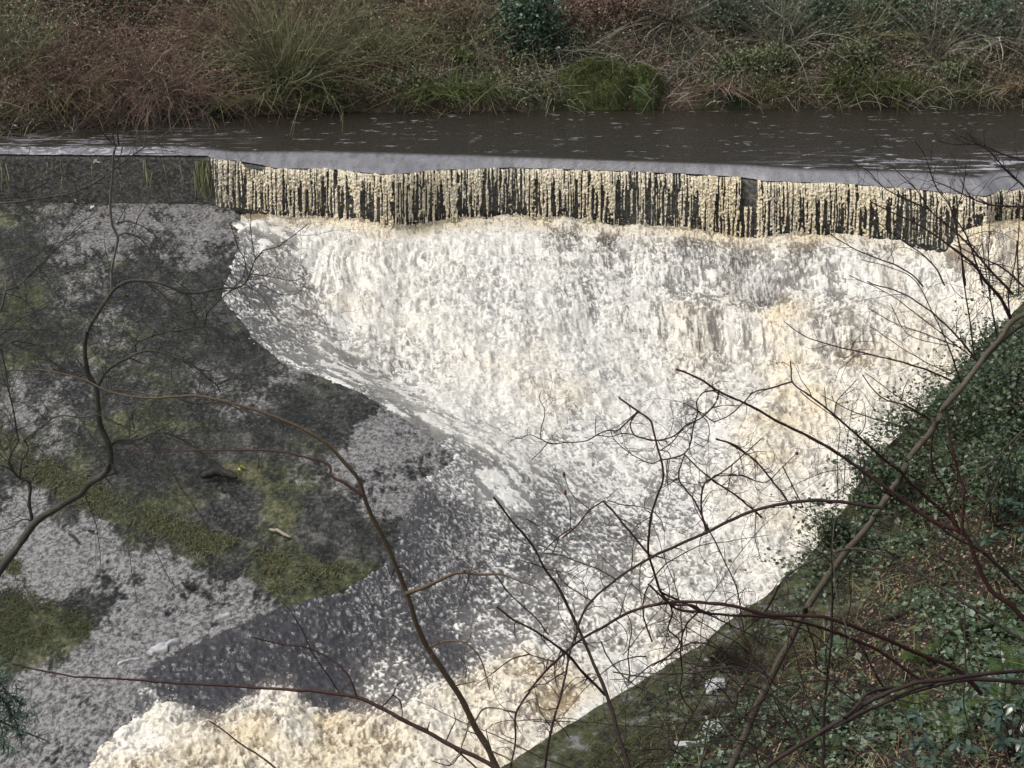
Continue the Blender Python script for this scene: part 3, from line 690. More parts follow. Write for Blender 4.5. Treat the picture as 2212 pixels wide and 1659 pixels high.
# tall leafless trees higher up the bank, only their feet in view
for i, (px, s, lb) in enumerate([(720, 6, 'slim grey tree trunk above the willow'), (1500, 6.5, 'dark leaning trunk between bracken and holly'), (2000, 6, 'grey trunk behind the tall holly')]):
    x, y = far_at(px, 0, s); z = float(far_z(np.array([x]), np.array([y]))[0])
    r0 = tag(empty('bank_tree', (x, y, z - .2)), lb, 'tree')
    C = sprout(np.zeros((1, 3)), np.array([[.15 * (-1) ** i, -.1, 1.]]), 9, 14, .15, 0, 90 + i, .05)
    put('trunk', [tubes(C, np.linspace(.16, .05, 14)[None, :], 7)], M_GREY, r0, True)
    k = np.random.default_rng(i).integers(4, 14, 60); d_ = np.random.default_rng(i + 9).normal(size=(60, 3)); d_[:, 2] = np.abs(d_[:, 2])
    put('crown', [tubes(sprout(C[0, k], d_, 2.4, 6, .5, 0, 95 + i), np.linspace(.03, .006, 6)[None, :] * np.ones((60, 1)), 4)], M_GREY, r0)

# mossy mounds at the water
def mound(px, s, r, seed, label, bright, nb):
    x, y = far_at(px, 0, s); r0 = tag(empty('mossy_mound', (x, y, 0)), label, 'mossy mound')
    u = np.linspace(0, 2 * math.pi, 60)[None, :]; v = np.linspace(0, math.pi / 2, 26)[:, None]
    dx = np.cos(u) * np.cos(v); dy = np.sin(u) * np.cos(v); dz = np.sin(v) + 0 * u
    nn = 1 + .35 * (fbm(dx * 2 + seed, dy * 2 + dz * 2, 4, seed) - .5)
    V = np.stack([dx * r[0] * nn, dy * r[1] * nn, dz * r[2] * nn - .15], -1).reshape(-1, 3)
    var = np.full(len(V), .3)
    link('earth', mkmesh('earth', V, gridF(26, 60), {'var': var}), bright, r0)
    k = np.random.default_rng(seed).integers(0, len(V), nb); P = V[k] * (1 + .02 * np.random.default_rng(seed).normal(size=(nb, 1)))
    put('moss', [blades(P, .14, .025, 1.4, seed, 4, 1.4)], bright, r0)
mound(1290, 1.0, (1.9, 1.1, 1.75), 120, 'rounded bright green mossy mound at the far waterline', M_MOSS, 9000)
mound(1390, .8, (.8, .9, 1.55), 121, 'steep yellow-green moss lobe on the right of the big mound', M_FERN, 4000)
mound(1500, 1.2, (1.2, .7, .7), 122, 'low darker mossy hummock right of the bright mound', M_MOSS, 4000)

# ferns and sedge tussocks on the far waterline (small in the picture)
def tussock(name, label, cat, x, y, z, n, h, wd, m, seed, group=None, lean=1.0, droop=1.0, r=.12):
    r0 = np.random.default_rng(seed); P = r0.normal(size=(n, 3)) * np.array([r, r, .02])
    V, F, A = blades(P, h, wd, lean, seed, 5, droop)
    o = link(name, mkmesh(name, V, F, {'var': A}, False), m, None, (x, y, z)); return tag(o, label, cat, group)
TU = [(205,1.3,'long-bladed green sedge on the far left bank',.9,M_GRASS),(120,.9,'pale straw tussock at the far left waterline',.6,M_STRAW),(470,.3,'short sedge tuft left of the willow foot',.5,M_GRASS),(560,.25,'sedge tuft at the willow foot',.6,M_GRASS),(690,.2,'yellowish sedge tuft right of the willow foot',.6,M_GRASS),
 (930,.5,'bright drooping fern on the waterline, leftmost of three',.7,M_FERN),(985,.6,'bright drooping fern on the waterline, middle of three',.85,M_FERN),(1045,.6,'bright drooping fern on the waterline, rightmost of three',.8,M_FERN),
 (1810,.8,'light green fern left of the brightest fern clump',.7,M_FERN),(1880,.6,'light green fern in the fern clump on the waterline',.8,M_FERN),(1935,.4,'brightest yellow-green fern clump at the far right waterline',.95,M_FERN),(1850,1.4,'upper fern above the bright fern clump',.8,M_FERN),
 (1560,.4,'rusty dead fern hanging over the waterline',.6,M_RUST),(2080,.4,'pale fern at the right waterline',.6,M_FERN),(2190,.5,'straw tussock at the far right waterline',.7,M_STRAW)]
for i, (px, s, lb, h_, mm) in enumerate(TU):
    x, y = far_at(px, 0, s); z = float(far_z(np.array([x]), np.array([y]))[0])
    tussock('fern' if 'fern' in lb else 'sedge_tussock', lb, 'fern' if 'fern' in lb else 'sedge', x, y, z + .05, 130, h_, .035, mm, 130 + i, lean=1.4, droop=1.5, r=.22)
# pale bare branches hanging over the far bank
rg = np.random.default_rng(140)
for i, (px, s, lb) in enumerate([(330, .6, 'pale bare branch drooping to the water below the red thicket'), (1700, 2.6, 'thin dead branch slanting across the holly'), (2130, 1.6, 'pale dead branch reaching left at the right edge'), (60, 2.6, 'pale forked branch at the far left bank')]):
    x, y = far_at(px, 0, s); z = float(far_z(np.array([x]), np.array([y]))[0])
    C = sprout(np.array([[0, 0, .9]] * 6) + rg.normal(size=(6, 3)) * .15, np.array([[(-1) ** i * .8, -.6, .3]] * 6) + rg.normal(size=(6, 3)) * .5, 1.8, 9, .8, .9, 141 + i)
    o = put('dead_branch', [tubes(C, np.linspace(.028, .007, 9)[None, :] * np.ones((6, 1)), 4)], M_GREY); o.location = (x, y, z); tag(o, lb, 'branch')

# ------------------------------------------------------------------ moss ridge on the apron and moss hanging on the weir
def poly_scatter(poly_px, n, seed, jitter=0):
    """random points on the apron plane inside a strip given by a centre line (px,py,half width px)"""
    r = np.random.default_rng(seed); p = np.array(poly_px, float)
    seg = np.linalg.norm(np.diff(p[:, :2], axis=0), axis=1); cum = np.concatenate([[0], np.cumsum(seg)])
    t = r.random(n) * cum[-1]
    x = np.interp(t, cum, p[:, 0]); y = np.interp(t, cum, p[:, 1]); wd = np.interp(t, cum, p[:, 2])
    k = r.normal(size=n) * .62
    return on_apron(x + r.normal(size=n) * wd * .25, y + k * wd)
Pm = poly_scatter([(-60,925,26),(0,955,28),(80,1010,30),(150,1050,28),(250,1095,26),(340,1130,22),(420,1160,20),(500,1190,22),(560,1215,20),(620,1222,20),(700,1240,16),(735,1238,8)], 15000, 150)
k = fbm(Pm[:, 0] * 1.6, Pm[:, 1] * 1.6, 4, 151) > .41
gy = smooth(-12, -6, Pm[:, 0])
V, F, A = blades(Pm[k] + np.array([[0, 0, .0]]), .08, .022, 1.6, 152, 4, 1.5)
M_YMOSS = varmat('yellow_green_moss', G((.035, .04, .018), (.095, .10, .045), (.21, .20, .11)), .8, trans=.15)
tag(link('moss', mkmesh('moss', V, F, {'var': A}, False), M_YMOSS), 'ridge of yellow-green moss and grass crossing the stone apron', 'moss', kind='stuff')
for nm, pl, n_, sd_, lb in [('moss', [(590,1270,12),(655,1275,12)], 900, 153, 'small yellow-green moss cushion at the apron tip'),
                        ('moss', [(650,1250,10),(720,1262,10)], 900, 154, 'bright moss cushion beside the dark pool edge'),
                        ('moss', [(-60,1350,60),(40,1345,60),(120,1350,45),(190,1358,10)], 9000, 155, 'dark green moss patch at the lower left of the apron'),
                        ('moss', [(-20,1225,22),(40,1225,12)], 900, 156, 'small straw-coloured moss patch at the left edge')]:
    Pm = poly_scatter(pl, n_, sd_); kk = fbm(Pm[:, 0] * 2, Pm[:, 1] * 2, 3, sd_) > .44; Pm = Pm[kk]; V, F, A = blades(Pm, .06, .02, 1.6, sd_, 4, 1.5)
    tag(link(nm, mkmesh(nm, V, F, {'var': A * (.6 if sd_ == 155 else 1)}, False), M_YMOSS), lb, 'moss', kind='stuff')
# hanging moss on the bare weir face: strands draped down
rg = np.random.default_rng(160)
def hang(px0, px1, n, seed, label, m, L=1.2):
    r = np.random.default_rng(seed); px = r.uniform(px0, px1, n); X = (px - PW / 2) / FPX * 50.3
    t0 = r.random(n) ** 1.5 * .6
    zt = Zt(X) - .1; P = np.stack([X, Yt(X) - .12 - .1 * r.random(n), zt - t0], 1)
    C = sprout(P, np.array([[.12, -.12, -1.]]) + r.normal(size=(n, 3)) * .08, L * (.3 + .7 * r.random(n)), 7, .2, .5, seed, .07)
    C[:, :, 2] = C[:, :, 2]; C[:, :, 2] = np.maximum(C[:, :, 2], Zf(C[:, 0, 0])[:, None] + .05)
    o = put('hanging_moss', [tubes(C, np.linspace(.02, .006, 7)[None, :] * (.5 + r.random(n))[:, None], 3)], m); tag(o, label, 'moss', kind='stuff')
hang(425, 462, 70, 161, 'olive strands of moss draped over the end of the bare weir wall', M_OLIVE, 1.2)
hang(318, 340, 8, 162, 'thin moss strands hanging midway along the bare weir wall', M_OLIVE, 1.0)
hang(-60, 30, 16, 163, 'brownish moss strands at the left end of the bare weir wall', M_OLIVE, 1.2)
hang(90, 408, 14, 164, 'sparse dark strands on the bare weir wall', M_OLIVE, .7)

# ================================================================== right bank
nu, ns = 420, 260
eu = EDW[:, :2] @ np.array([.686, .727]); es = EDW[:, :2] @ BN
U = np.linspace(eu[0], eu[-1] + 12, nu)[None, :]; S = np.concatenate([[-.02], np.linspace(0, 1, ns - 1) ** 1.3 * 24])[:, None]
SS = np.interp(U, eu, es) + S; Xr = U * .686 + SS * BN[0]; Yr = U * .727 + SS * BN[1]
Zr = bank_z(Xr, Yr) + .12 * (fbm(Xr * 2.2, Yr * 2.2, 5, 170) - .5)
Zr[0] -= 2.4
mossy = smooth(1.6, .9, S * 1.0 - .8 * fbm(Xr * .8, Yr * .8, 3, 171) + .1) + 0 * Xr
for hx, hy, r1, _ in HOLES: mossy = mossy * (1 - np.exp(-(((Xr - hx) / (r1 * 1.1)) ** 2 + ((Yr - hy) / (r1 * .95)) ** 2) ** 3))  # moss gives way to dark earth, deepening the hollows' shade by colour
m, nt, b = mat('mossy_bank', .85, .3)
n1 = noise(nt, 9, 5, .75); n2 = noise(nt, 2.2, 6, .75); mo = attr(nt, 'mossy'); n3 = noise(nt, 45, 2, .8)
cm = ramp(nt, n2, [(.40, (.02, .021, .014)), (.46, (.05, .053, .025)), (.52, (.085, .10, .03)), (.56, (.10, .10, .07)), (.62, (.26, .25, .24))])
cm = mixc(nt, math_(nt, 'MULTIPLY', math_(nt, 'SUBTRACT', n1, .5, clamp=True), 3.4, clamp=True), cm, (.15, .145, .12))
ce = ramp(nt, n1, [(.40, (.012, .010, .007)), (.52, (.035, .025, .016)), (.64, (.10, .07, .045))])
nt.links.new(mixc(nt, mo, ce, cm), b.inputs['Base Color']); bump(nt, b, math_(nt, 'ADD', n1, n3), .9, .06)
rbk = link('near_bank', mkmesh('near_bank', np.stack([Xr, Yr, Zr], -1).reshape(-1, 3), gridF(ns, nu), {'mossy': mossy}), m)
tag(rbk, 'mossy stone ledge and earth bank rising on the right', 'river bank', kind='structure')

def bank_scatter(n, seed, s0, s1, y0=9, y1=46, pw=1.0):
    r = np.random.default_rng(seed); y = y0 + (y1 - y0) * r.random(n) ** pw
    s = s0 + (s1 - s0) * r.random(n)
    u = (y - s * BN[1]); 
    # solve the edge point whose row is y
    ey = EDW[:, 1]; ex = EDW[:, 0]
    yy_ = np.clip(y - s * BN[1], ey.min(), ey.max() + 5); xx_ = np.interp(yy_, ey, ex)
    X = xx_ + s * BN[0]; Y = yy_ + s * BN[1]
    return X, Y
M_IVY = varmat('ivy_leaves', G((.018, .032, .012), (.04, .065, .025), (.09, .13, .055)), .42, .6, trans=.1)
M_IVY2 = varmat('pale_bramble_leaves', G((.05, .08, .04), (.10, .15, .08), (.2, .27, .18)), .45, .6, trans=.15)
M_BARK = varmat('dark_bark', G((.02, .014, .010), (.04, .028, .02), (.07, .05, .035)), .7)
def inframe(X, Y, Z, mg=.12):
    dp = Y * CP + (CAMZ - Z) * SP; u = X / dp * FPX / (PW / 2); v = (-(CAMZ - Z) * CP + Y * SP) / dp * FPX / (PH / 2)
    return (np.abs(u) < 1 + mg) & (np.abs(v) < 1 + mg) & (dp > 3)
X, Y = bank_scatter(420000, 200, .5, 12, 7, 50, 1.0)
k = inframe(X, Y, bank_z(X, Y)); X, Y = X[k], Y[k]
s, _ = bank_sd(X, Y); kk = (s > .1 + .9 * fbm(X * .9, Y * .9, 3, 201) + 1.7 * smooth(27, 23, Y)) 
X, Y = X[kk], Y[kk]; cl = fbm(X * .9, Y * .9, 4, 202); r = np.random.default_rng(203)
hgt = np.clip(.10 + .9 * (cl - .35), .02, .8) * smooth(.8, 3, s[kk])
holes = np.zeros(len(X), bool)
for hx, hy, rr, _ in HOLES: holes |= ((X - hx) ** 2 + (Y - hy) ** 2) < (rr * 1.25) ** 2
X, Y, cl, hgt = X[~holes], Y[~holes], cl[~holes], hgt[~holes]
P = np.stack([X, Y, bank_z(X, Y) + hgt * r.random(len(X)) + .02], 1)
thin = r.random(len(X)) < np.clip(.10 + 1.0 * smooth(.38, .58, cl), 0, 1)
P, cl = P[thin], cl[thin]; r = np.random.default_rng(204); w_ = r.random(len(P)) < .25 + .3 * smooth(.5, .6, cl)
tag(put('ground_ivy', [leaves(P[~w_], r.uniform(.05, .13, (~w_).sum()), 1.2, .75, .15, 205)], M_IVY), 'dark glossy ivy leaves covering the right bank', 'ivy', kind='stuff')
tag(put('bramble_undergrowth', [leaves(P[w_], r.uniform(.05, .13, w_.sum()), 1.4, .7, .12, 206)], M_IVY2), 'pale shiny bramble leaves scattered over the right bank', 'undergrowth', kind='stuff')
# brown litter, dead stems and grass on the same slope
X, Y = bank_scatter(60000, 210, 1.0, 11); s, _ = bank_sd(X, Y); k = s > 1.5 + 1.2 * smooth(27, 20, Y); X, Y = X[k], Y[k]
P = np.stack([X, Y, bank_z(X, Y) + .05 * r.random(len(X))], 1)
tag(put('fallen_leaves', [leaves(P, .06, 1.0, .6, .3, 211)], M_RUST), 'brown fallen leaves between the ivy on the right bank', 'leaf litter', kind='stuff')
X, Y = bank_scatter(16000, 220, .9, 11); s, _ = bank_sd(X, Y); k = (s > 1.4) & (fbm(X * .7, Y * .7, 3, 221) > .48); X, Y = X[k], Y[k]
P = np.stack([X, Y, bank_z(X, Y)], 1)
tag(put('dry_grass', [blades(P, .28, .012, 1.3, 222, 5, 1.2)], M_STRAW), 'dry straw grass among the ivy on the right bank', 'grass', kind='stuff')
X, Y = bank_scatter(14000, 223, .9, 11); P = np.stack([X, Y, bank_z(X, Y)], 1); s, _ = bank_sd(X, Y); P = P[s > 1.3]
tag(put('green_grass', [blades(P, .3, .014, 1.2, 224, 5, 1.2)], M_GRASS), 'green grass blades growing through the ivy', 'grass', kind='stuff')
X, Y = bank_scatter(5000, 225, 1.2, 11); P = np.stack([X, Y, bank_z(X, Y)], 1); n = len(P); dr = r.normal(size=(n, 3)); dr[:, 2] = np.abs(dr[:, 2]) * .8
C = sprout(P, dr, .5 + 1.0 * r.random(n), 8, 1.4, 1.2, 226)
tag(put('bramble_stems', [tubes(C, np.linspace(.008, .0025, 8)[None, :] * (.6 + r.random(n))[:, None], 4)], M_BARK), 'thin dark bramble stems looping over the right bank', 'brambles', kind='stuff')
# taller evergreen growth at the top of the bank (right edge)
def bank_bush(name, label, cat, px, py, zz, r_, n, seed, m, leaf, stems=20):
    c = at_z(np.array([px]), np.array([py]), np.array([zz]))[0]; g = float(bank_z(np.array([c[0]]), np.array([c[1]]))[0])
    r0 = tag(empty(name, (c[0], c[1], g)), label, cat)
    P, _ = blob_pts((0, 0, c[2] - g), r_, n, seed, .2); P[:, 2] = np.maximum(P[:, 2], .0)
    put('foliage', [leaves(P, leaf, .9, .65, .2, seed)], m, r0)
    rr = np.random.default_rng(seed); d_ = P[rr.integers(0, n, stems)] ; C = np.linspace(0, 1, 6)[None, :, None] * d_[:, None, :]
    C[:, 1:-1] += rr.normal(size=(stems, 4, 3)) * .06
    put('stems', [tubes(C, np.linspace(.014, .005, 6)[None, :] * np.ones((stems, 1)), 4)], M_BARK, r0); return r0
bank_bush('ivy_bush', 'leafy ivy bush at the right edge behind the leaning trunk', 'ivy bush', 2190, 830, -.2, (1.0, 1.2, 1.2), 2600, 230, M_IVY, .10)
bank_bush('ivy_bush', 'ivy sprays reaching over the water right of the leaning trunk', 'ivy bush', 2070, 900, -1.3, (.75, .8, .75), 1300, 231, M_IVY, .09)
bank_bush('ivy_bush', 'ivy clump left of the leaning trunk at the bank edge', 'ivy bush', 1920, 1020, -2.0, (.55, .6, .6), 800, 232, M_IVY, .085)
bank_bush('ivy_bush', 'low ivy clump hanging over the mossy ledge', 'ivy bush', 1800, 1150, -2.7, (.5, .5, .45), 650, 233, M_IVY, .08)
bank_bush('ivy_bush', 'dark ivy mass halfway up the right edge', 'ivy bush', 2170, 1010, -.6, (1.0, 1.0, .8), 2000, 234, M_IVY, .09)

# short moss tufts on the ledge
X, Y = bank_scatter(90000, 240, .02, 2.8, 12, 34); k = inframe(X, Y, bank_z(X, Y)) & (fbm(X * 1.5, Y * 1.5, 4, 241) > .53); X, Y = X[k], Y[k]
M_LMOSS = varmat('ledge_moss', G((.025, .026, .014), (.055, .058, .025), (.11, .11, .045)), .85)
tag(put('moss', [blades(np.stack([X, Y, bank_z(X, Y)], 1), .035, .018, 1.5, 242, 3, 1.2)], M_LMOSS), 'short olive moss covering the stone ledge on the right', 'moss', kind='stuff')

# ragged ivy hanging along the upper bank edge
U_ = rng.uniform(eu[3], eu[-1] + 8, 34000); E0 = np.interp(U_, eu, es)
up_ = smooth(eu[4], eu[7], U_); rag = fbm(U_ * 1.1, U_ * 0, 4, 250); rag2 = vn(U_ * 4, U_ * 0, 251)
S_ = rng.normal(size=len(U_)) * .55 + .55 - .9 * (rag - .35) * up_; S_ = np.where(rng.random(len(U_)) < .9, S_, S_ - .35 * rag2)
Xe = U_ * .686 + (E0 + S_) * BN[0]; Ye = U_ * .727 + (E0 + S_) * BN[1]
ht = (.15 + 1.5 * np.clip(rag - .38, 0, 1) * up_ + .35 * rag2 * up_); Ze = bank_z(Xe, Ye) + ht * rng.random(len(U_)) ** .8
Ze = np.where(S_ < 0, np.interp(U_, eu, EDW[:, 2]) - .4 * rng.random(len(U_)) + ht * rng.random(len(U_)), Ze)
k = (rng.random(len(U_)) < .2 + .8 * up_) & ((S_ > .5) | (up_ > .3)) & (vn(Xe * 3, Ze * 3 + Ye, 252) > .32)
P = np.stack([Xe, Ye, Ze], 1)[k]
tag(put('hanging_ivy', [leaves(P, .085, .9, .75, .2, 253)], M_IVY), 'ragged ivy and bramble leaves hanging over the upper edge of the right bank', 'ivy', kind='stuff')
n_ = 260; q = rng.integers(0, len(P), n_); dq = rng.normal(size=(n_, 3)) * np.array([.8, .5, .8]) + np.array([-.3, 0, .6])
tag(put('ivy_stems', [tubes(sprout(P[q], dq, .5 + rng.random(n_) * .6, 8, .9, .8, 254), np.linspace(.007, .002, 8)[None, :] * np.ones((n_, 1)), 4)], M_BARK), 'thin dark stems among the hanging ivy', 'ivy', kind='stuff')
# ================================================================== branches and saplings in front of the river
REG = dict(r1=(0,192,.248), r2=(0,603.5,.248), r3=(1097.2,740.6,.248), r4=(1755.5,274.3,.20634), r5=(1810.4,822.9,.19841),
           r6=(1371.5,1206.9,.27248), r7=(1810.4,1261.8,.23946), q3=(0,438.9,.3967), q4=(0,1042.4,.42161), q5=(713.2,768,.37201),
           q6=(1426.4,548.6,.35515), q7=(1426.4,1097.2,.35515), q8=(768,1261.8,.37201), f=(0,0,1))
def PX(*parts):
    """chain of (region, [(x,y)...]) -> list of picture points"""
    out = []
    for reg, pts in parts:
        ox, oy, s = REG[reg]; out += [(ox + x * s, oy + y * s) for x, y in pts]
    return np.array(out, float)
def spline(P, n):
    P = np.asarray(P, float); k = np.concatenate([[0], np.cumsum(np.linalg.norm(np.diff(P, axis=0), axis=1))])
    t = np.linspace(0, k[-1], n); out = np.zeros((n, P.shape[1]))
    m = np.gradient(P, k, axis=0, edge_order=1) if len(P) > 2 else np.repeat([(P[1] - P[0]) / k[-1]], 2, 0)
    i = np.clip(np.searchsorted(k, t, side='right') - 1, 0, len(P) - 2); h = (k[i + 1] - k[i])[:, None]; u = ((t - k[i])[:, None]) / h
    h00 = 2*u**3 - 3*u**2 + 1; h10 = u**3 - 2*u**2 + u; h01 = -2*u**3 + 3*u**2; h11 = u**3 - u**2
    return h00 * P[i] + h10 * h * m[i] + h01 * P[i + 1] + h11 * h * m[i + 1]
BR = 0
def trace(px, y0, y1, r0, r1, wob=.12, n=None, knob=.12):
    """picture points -> 3D centre line between depths y0..y1 (m) and radii in metres"""
    global BR; BR += 1
    px = np.asarray(px, float); q = [px[0]]
    for p in px[1:]:          # drop points that double back
        if len(q) > 1 and np.dot(q[-1] - q[-2], p - q[-1]) < -.35 * np.linalg.norm(q[-1] - q[-2]) * np.linalg.norm(p - q[-1]): continue
        if np.linalg.norm(p - q[-1]) > 4: q.append(p)
    px = np.array(q)
    L = np.linalg.norm(np.diff(px, axis=0), axis=1).sum(); n = n or int(np.clip(L / 7, 8, 150))
    s = spline(px, n); t = np.linspace(0, 1, n); rg = np.random.default_rng(500 + BR)
    s = s + np.stack([fbm(t * L / 30, t * 0, 2, BR), fbm(t * L / 30, t * 0 + 7, 2, BR + 50)], 1) * 3.0 - 1.5
    y = y0 + (y1 - y0) * t + wob * np.sin(t * (3 + 3 * rg.random()) + rg.random() * 6) * (L / 600)
    C = at_y(s[:, 0], s[:, 1], y); f = (C[:, 1] * CP + (10 - C[:, 2]) * SP) / FPX
    R = (r0 + (r1 - r0) * t ** .8) * f * (1 + knob * (vn(t * L / 14, t * 0, BR) - .4) * 2) 
    return C, np.maximum(R, .0012)
def bark(name, stops, sp=.3):
    m, nt, b = mat(name, .7, sp)
    n = noise(nt, 55, 3, .7); n2 = noise(nt, 6, 3, .6)
    c = ramp(nt, math_(nt, 'ADD', math_(nt, 'MULTIPLY', n, .5), math_(nt, 'MULTIPLY', n2, .5)), stops)
    nt.links.new(c, b.inputs['Base Color']); bump(nt, b, n, .8, .01); return m
B_DARK = bark('bark_dark', G((.012, .009, .007), (.035, .022, .018), (.085, .06, .05)))
B_RED = bark('bark_reddish', G((.015, .007, .006), (.045, .018, .014), (.09, .05, .04)))
B_OLIVE = bark('bark_lichen', G((.018, .016, .012), (.06, .055, .04), (.24, .23, .18)))
B_TOPLIT = bark('bark_toplit', G((.06, .055, .045), (.16, .15, .12), (.34, .33, .28)))  # paler bark for the slim stem, light from above put into its colour
B_TRUNK = bark('bark_grey_brown', G((.028, .023, .016), (.085, .07, .05), (.19, .165, .125)))
B_BROWN = bark('bark_brown', G((.03, .022, .013), (.10, .07, .04), (.20, .16, .11)))
def part(root, name, px, y0, y1, r0, r1, m, tw=0, twl=.5, sides=7, seed=None, **kw):
    C, R = trace(px, y0, y1, r0, r1, **kw)
    o = link(name, None or mkmesh(name, *tubes(C[None], R[None], sides)[:2]), m, root)
    if tw: TWIGS.setdefault(root.name, []).append((C, R, tw, twl, m))
    return C
TWIGS = {}
def finish(root, seed):
    """fine side twigs of a plant, grown off its traced branches"""
    parts = []; m = None
    for j, (C, R, tw, twl, mm) in enumerate(TWIGS.pop(root.name, [])):
        tw = int(tw * 1.5) + 1
        r = np.random.default_rng(seed + j); k = r.integers(2, len(C) - 1, tw); T = C[k + 1 - 1] - C[k - 1]; T /= np.linalg.norm(T, axis=1, keepdims=True)
        d = T * .8 + r.normal(size=(tw, 3)) * np.array([.8, .35, .8]) + np.array([0, 0, .15])
        L = twl * (.25 + r.random(tw)); A = sprout(C[k], d, L, 8, .7, .15, seed + j, .16)
        ra = np.minimum(R[k] * .55, .0045)[:, None] * np.linspace(1, .4, 8)[None]
        parts.append(tubes(A, np.maximum(ra, .0011), 4)); m = mm
        q = tw * 2; k2 = r.integers(0, tw, q); mi = r.integers(2, 8, q); b2 = A[k2, mi]; d2 = (A[k2, mi] - A[k2, mi - 1]) * 8 + r.normal(size=(q, 3)) * np.array([.9, .4, .9])
        parts.append(tubes(sprout(b2, d2, L[k2] * .35 * (.4 + r.random(q)), 5, .6, .1, seed + j + 40, .2), np.maximum(.0018 * np.linspace(1, .6, 5)[None] * np.ones((q, 1)), .001), 3))
    if parts: o = put('twigs', parts, m, root, True); o['kind'] = 'stuff'
def plant(name, label, cat): return tag(empty(name), label, cat)

# --- left tree
t1 = plant('bare_tree', 'crooked bare tree leaning in from the lower left corner', 'tree')
trunk = PX(('f', [(-260,1620),(-120,1430)]), ('q4', [(0,450),(60,370),(130,270),(180,205),(260,150),(340,100),(420,50)]), ('q3', [(480,1530),(560,1480),(600,1410),(595,1330),(570,1270),(545,1200),(535,1100),(525,1020),(515,985)]))
part(t1, 'trunk', trunk, 13.5, 14.5, 12, 5.5, B_OLIVE, sides=10)
for pts, r0, r1, tw in [
    ([('q3', [(515,985),(480,930),(465,850),(462,760),(480,690),(520,620),(560,560),(620,470),(680,430),(760,420),(850,430),(930,455),(1000,485),(1080,485),(1200,465),(1330,440),(1350,410),(1390,310),(1430,260)])], 6, 1.4, 26),
    ([('q3', [(525,1010),(570,930),(620,880),(690,845),(740,820),(800,800),(870,810),(960,840),(1060,890),(1130,950),(1180,990),(1200,1030)])], 4.2, 1.5, 22),
    ([('q3', [(740,820),(740,770),(800,735),(900,705),(1000,690),(1110,670),(1160,680),(1210,740),(1220,800)])], 2.8, 1, 16),
    ([('q3', [(1110,670),(1130,600),(1210,520),(1330,380),(1330,300),(1300,250),(1260,120)])], 1.6, .8, 8),
    ([('q3', [(1330,440),(1420,500),(1500,620),(1530,650)])], 1.4, .8, 4),
    ([('q3', [(1430,260),(1500,240),(1580,190),(1680,110)])], 1.4, .7, 5),
    ([('q3', [(1330,380),(1400,390),(1480,400),(1600,420),(1690,380)])], 1.3, .7, 5),
    ([('q3', [(1430,450),(1540,500),(1620,490),(1680,400)])], 1.1, .7, 3),
    ([('q3', [(1390,310),(1370,180),(1360,0)])], 1.1, .7, 3),
    ([('q3', [(1000,485),(1040,530),(1045,580),(1100,650)])], 2.2, .9, 8),
    ([('q3', [(790,430),(830,450),(900,510),(970,600),(1040,590)])], 2.2, .9, 6),
    ([('q3', [(590,1335),(640,1290),(700,1285),(760,1280),(820,1250),(900,1220),(930,1215)])], 4.2, 1.2, 10),
    ([('q3', [(820,1250),(900,1250),(980,1280),(1060,1330),(1120,1390),(1210,1480)])], 2, 1, 14),
    ([('q3', [(760,1280),(850,1320),(900,1370),(910,1440),(960,1500),(1010,1590)])], 1.8, .9, 12),
    ([('q3', [(700,1285),(770,1350),(810,1480),(860,1590)])], 1.5, .8, 8),
    ([('q3', [(515,990),(430,950),(330,920),(200,910),(100,910),(-40,910)])], 2.6, 1.2, 12),
    ([('q3', [(560,1490),(640,1470),(700,1450),(800,1420),(900,1415)])], 1.5, .8, 8),
    ([('q3', [(570,1490),(640,1580),(660,1659)])], 1.5, .8, 5),
    ([('q3', [(560,1500),(700,1440),(820,1480),(1000,1590),(1060,1570)])], 1.5, .8, 8),
    ([('q3', [(490,770),(530,760),(570,790),(620,860)])], 1.8, .8, 4),
    ([('q3', [(560,1050),(620,1020),(700,1020),(800,1045)])], 2.2, 1.2, 6),
    ([('q3', [(980,1070),(1070,1090),(1200,1085),(1330,1130),(1440,1160),(1560,1200)])], 2.0, 1.0, 12),
    ([('q3', [(1180,990),(1240,960),(1330,955),(1430,990),(1500,1050),(1550,1120),(1550,1170)])], 1.5, .8, 8),
    ([('q3', [(730,1230),(720,1170),(760,1100),(810,1080)])], 1.3, .8, 3),
    ([('q4', [(165,205),(150,100),(155,20)]), ('q3', [(160,1520),(110,1500),(50,1400),(100,1290)])], 4, 2, 6),
    ([('q3', [(110,1490),(120,1400),(155,1330),(130,1290)])], 2.6, 1.5, 3),
    ([('q3', [(130,1290),(200,1240),(320,1160),(430,1165),(560,1160),(640,1200),(740,1250)])], 2, .9, 14),
    ([('q3', [(430,1165),(490,1260),(530,1350),(555,1430)])], 1.5, .8, 6),
    ([('q3', [(100,1290),(75,1150),(45,1000),(20,860),(0,790)])], 2, 1.2, 8),
    ([('q3', [(110,1500),(40,1440),(-40,1430)])], 1.8, 1, 4),
    ([('q3', [(170,1500),(260,1430),(400,1415),(560,1420)])], 1.3, .7, 6),
    ([('q4', [(170,200),(120,190),(60,230),(-20,250)])], 1.5, .8, 3),
    ([('q4', [(430,50),(490,210),(510,330),(510,480)])], 1.2, .7, 4),
    ([('q4', [(700,200),(660,260),(670,400),(700,610)])], 1.0, .7, 4),
    ([('q4', [(740,230),(820,400),(870,500),(920,560)])], 1.0, .7, 4),
    ([('q4', [(990,110),(1060,230),(1110,330),(1150,470)])], 1.2, .7, 4)]:
    part(t1, 'branch', PX(*pts), 14.5, 14.2 + .01 * tw, r0, r1, B_OLIVE, tw=tw, twl=.55)
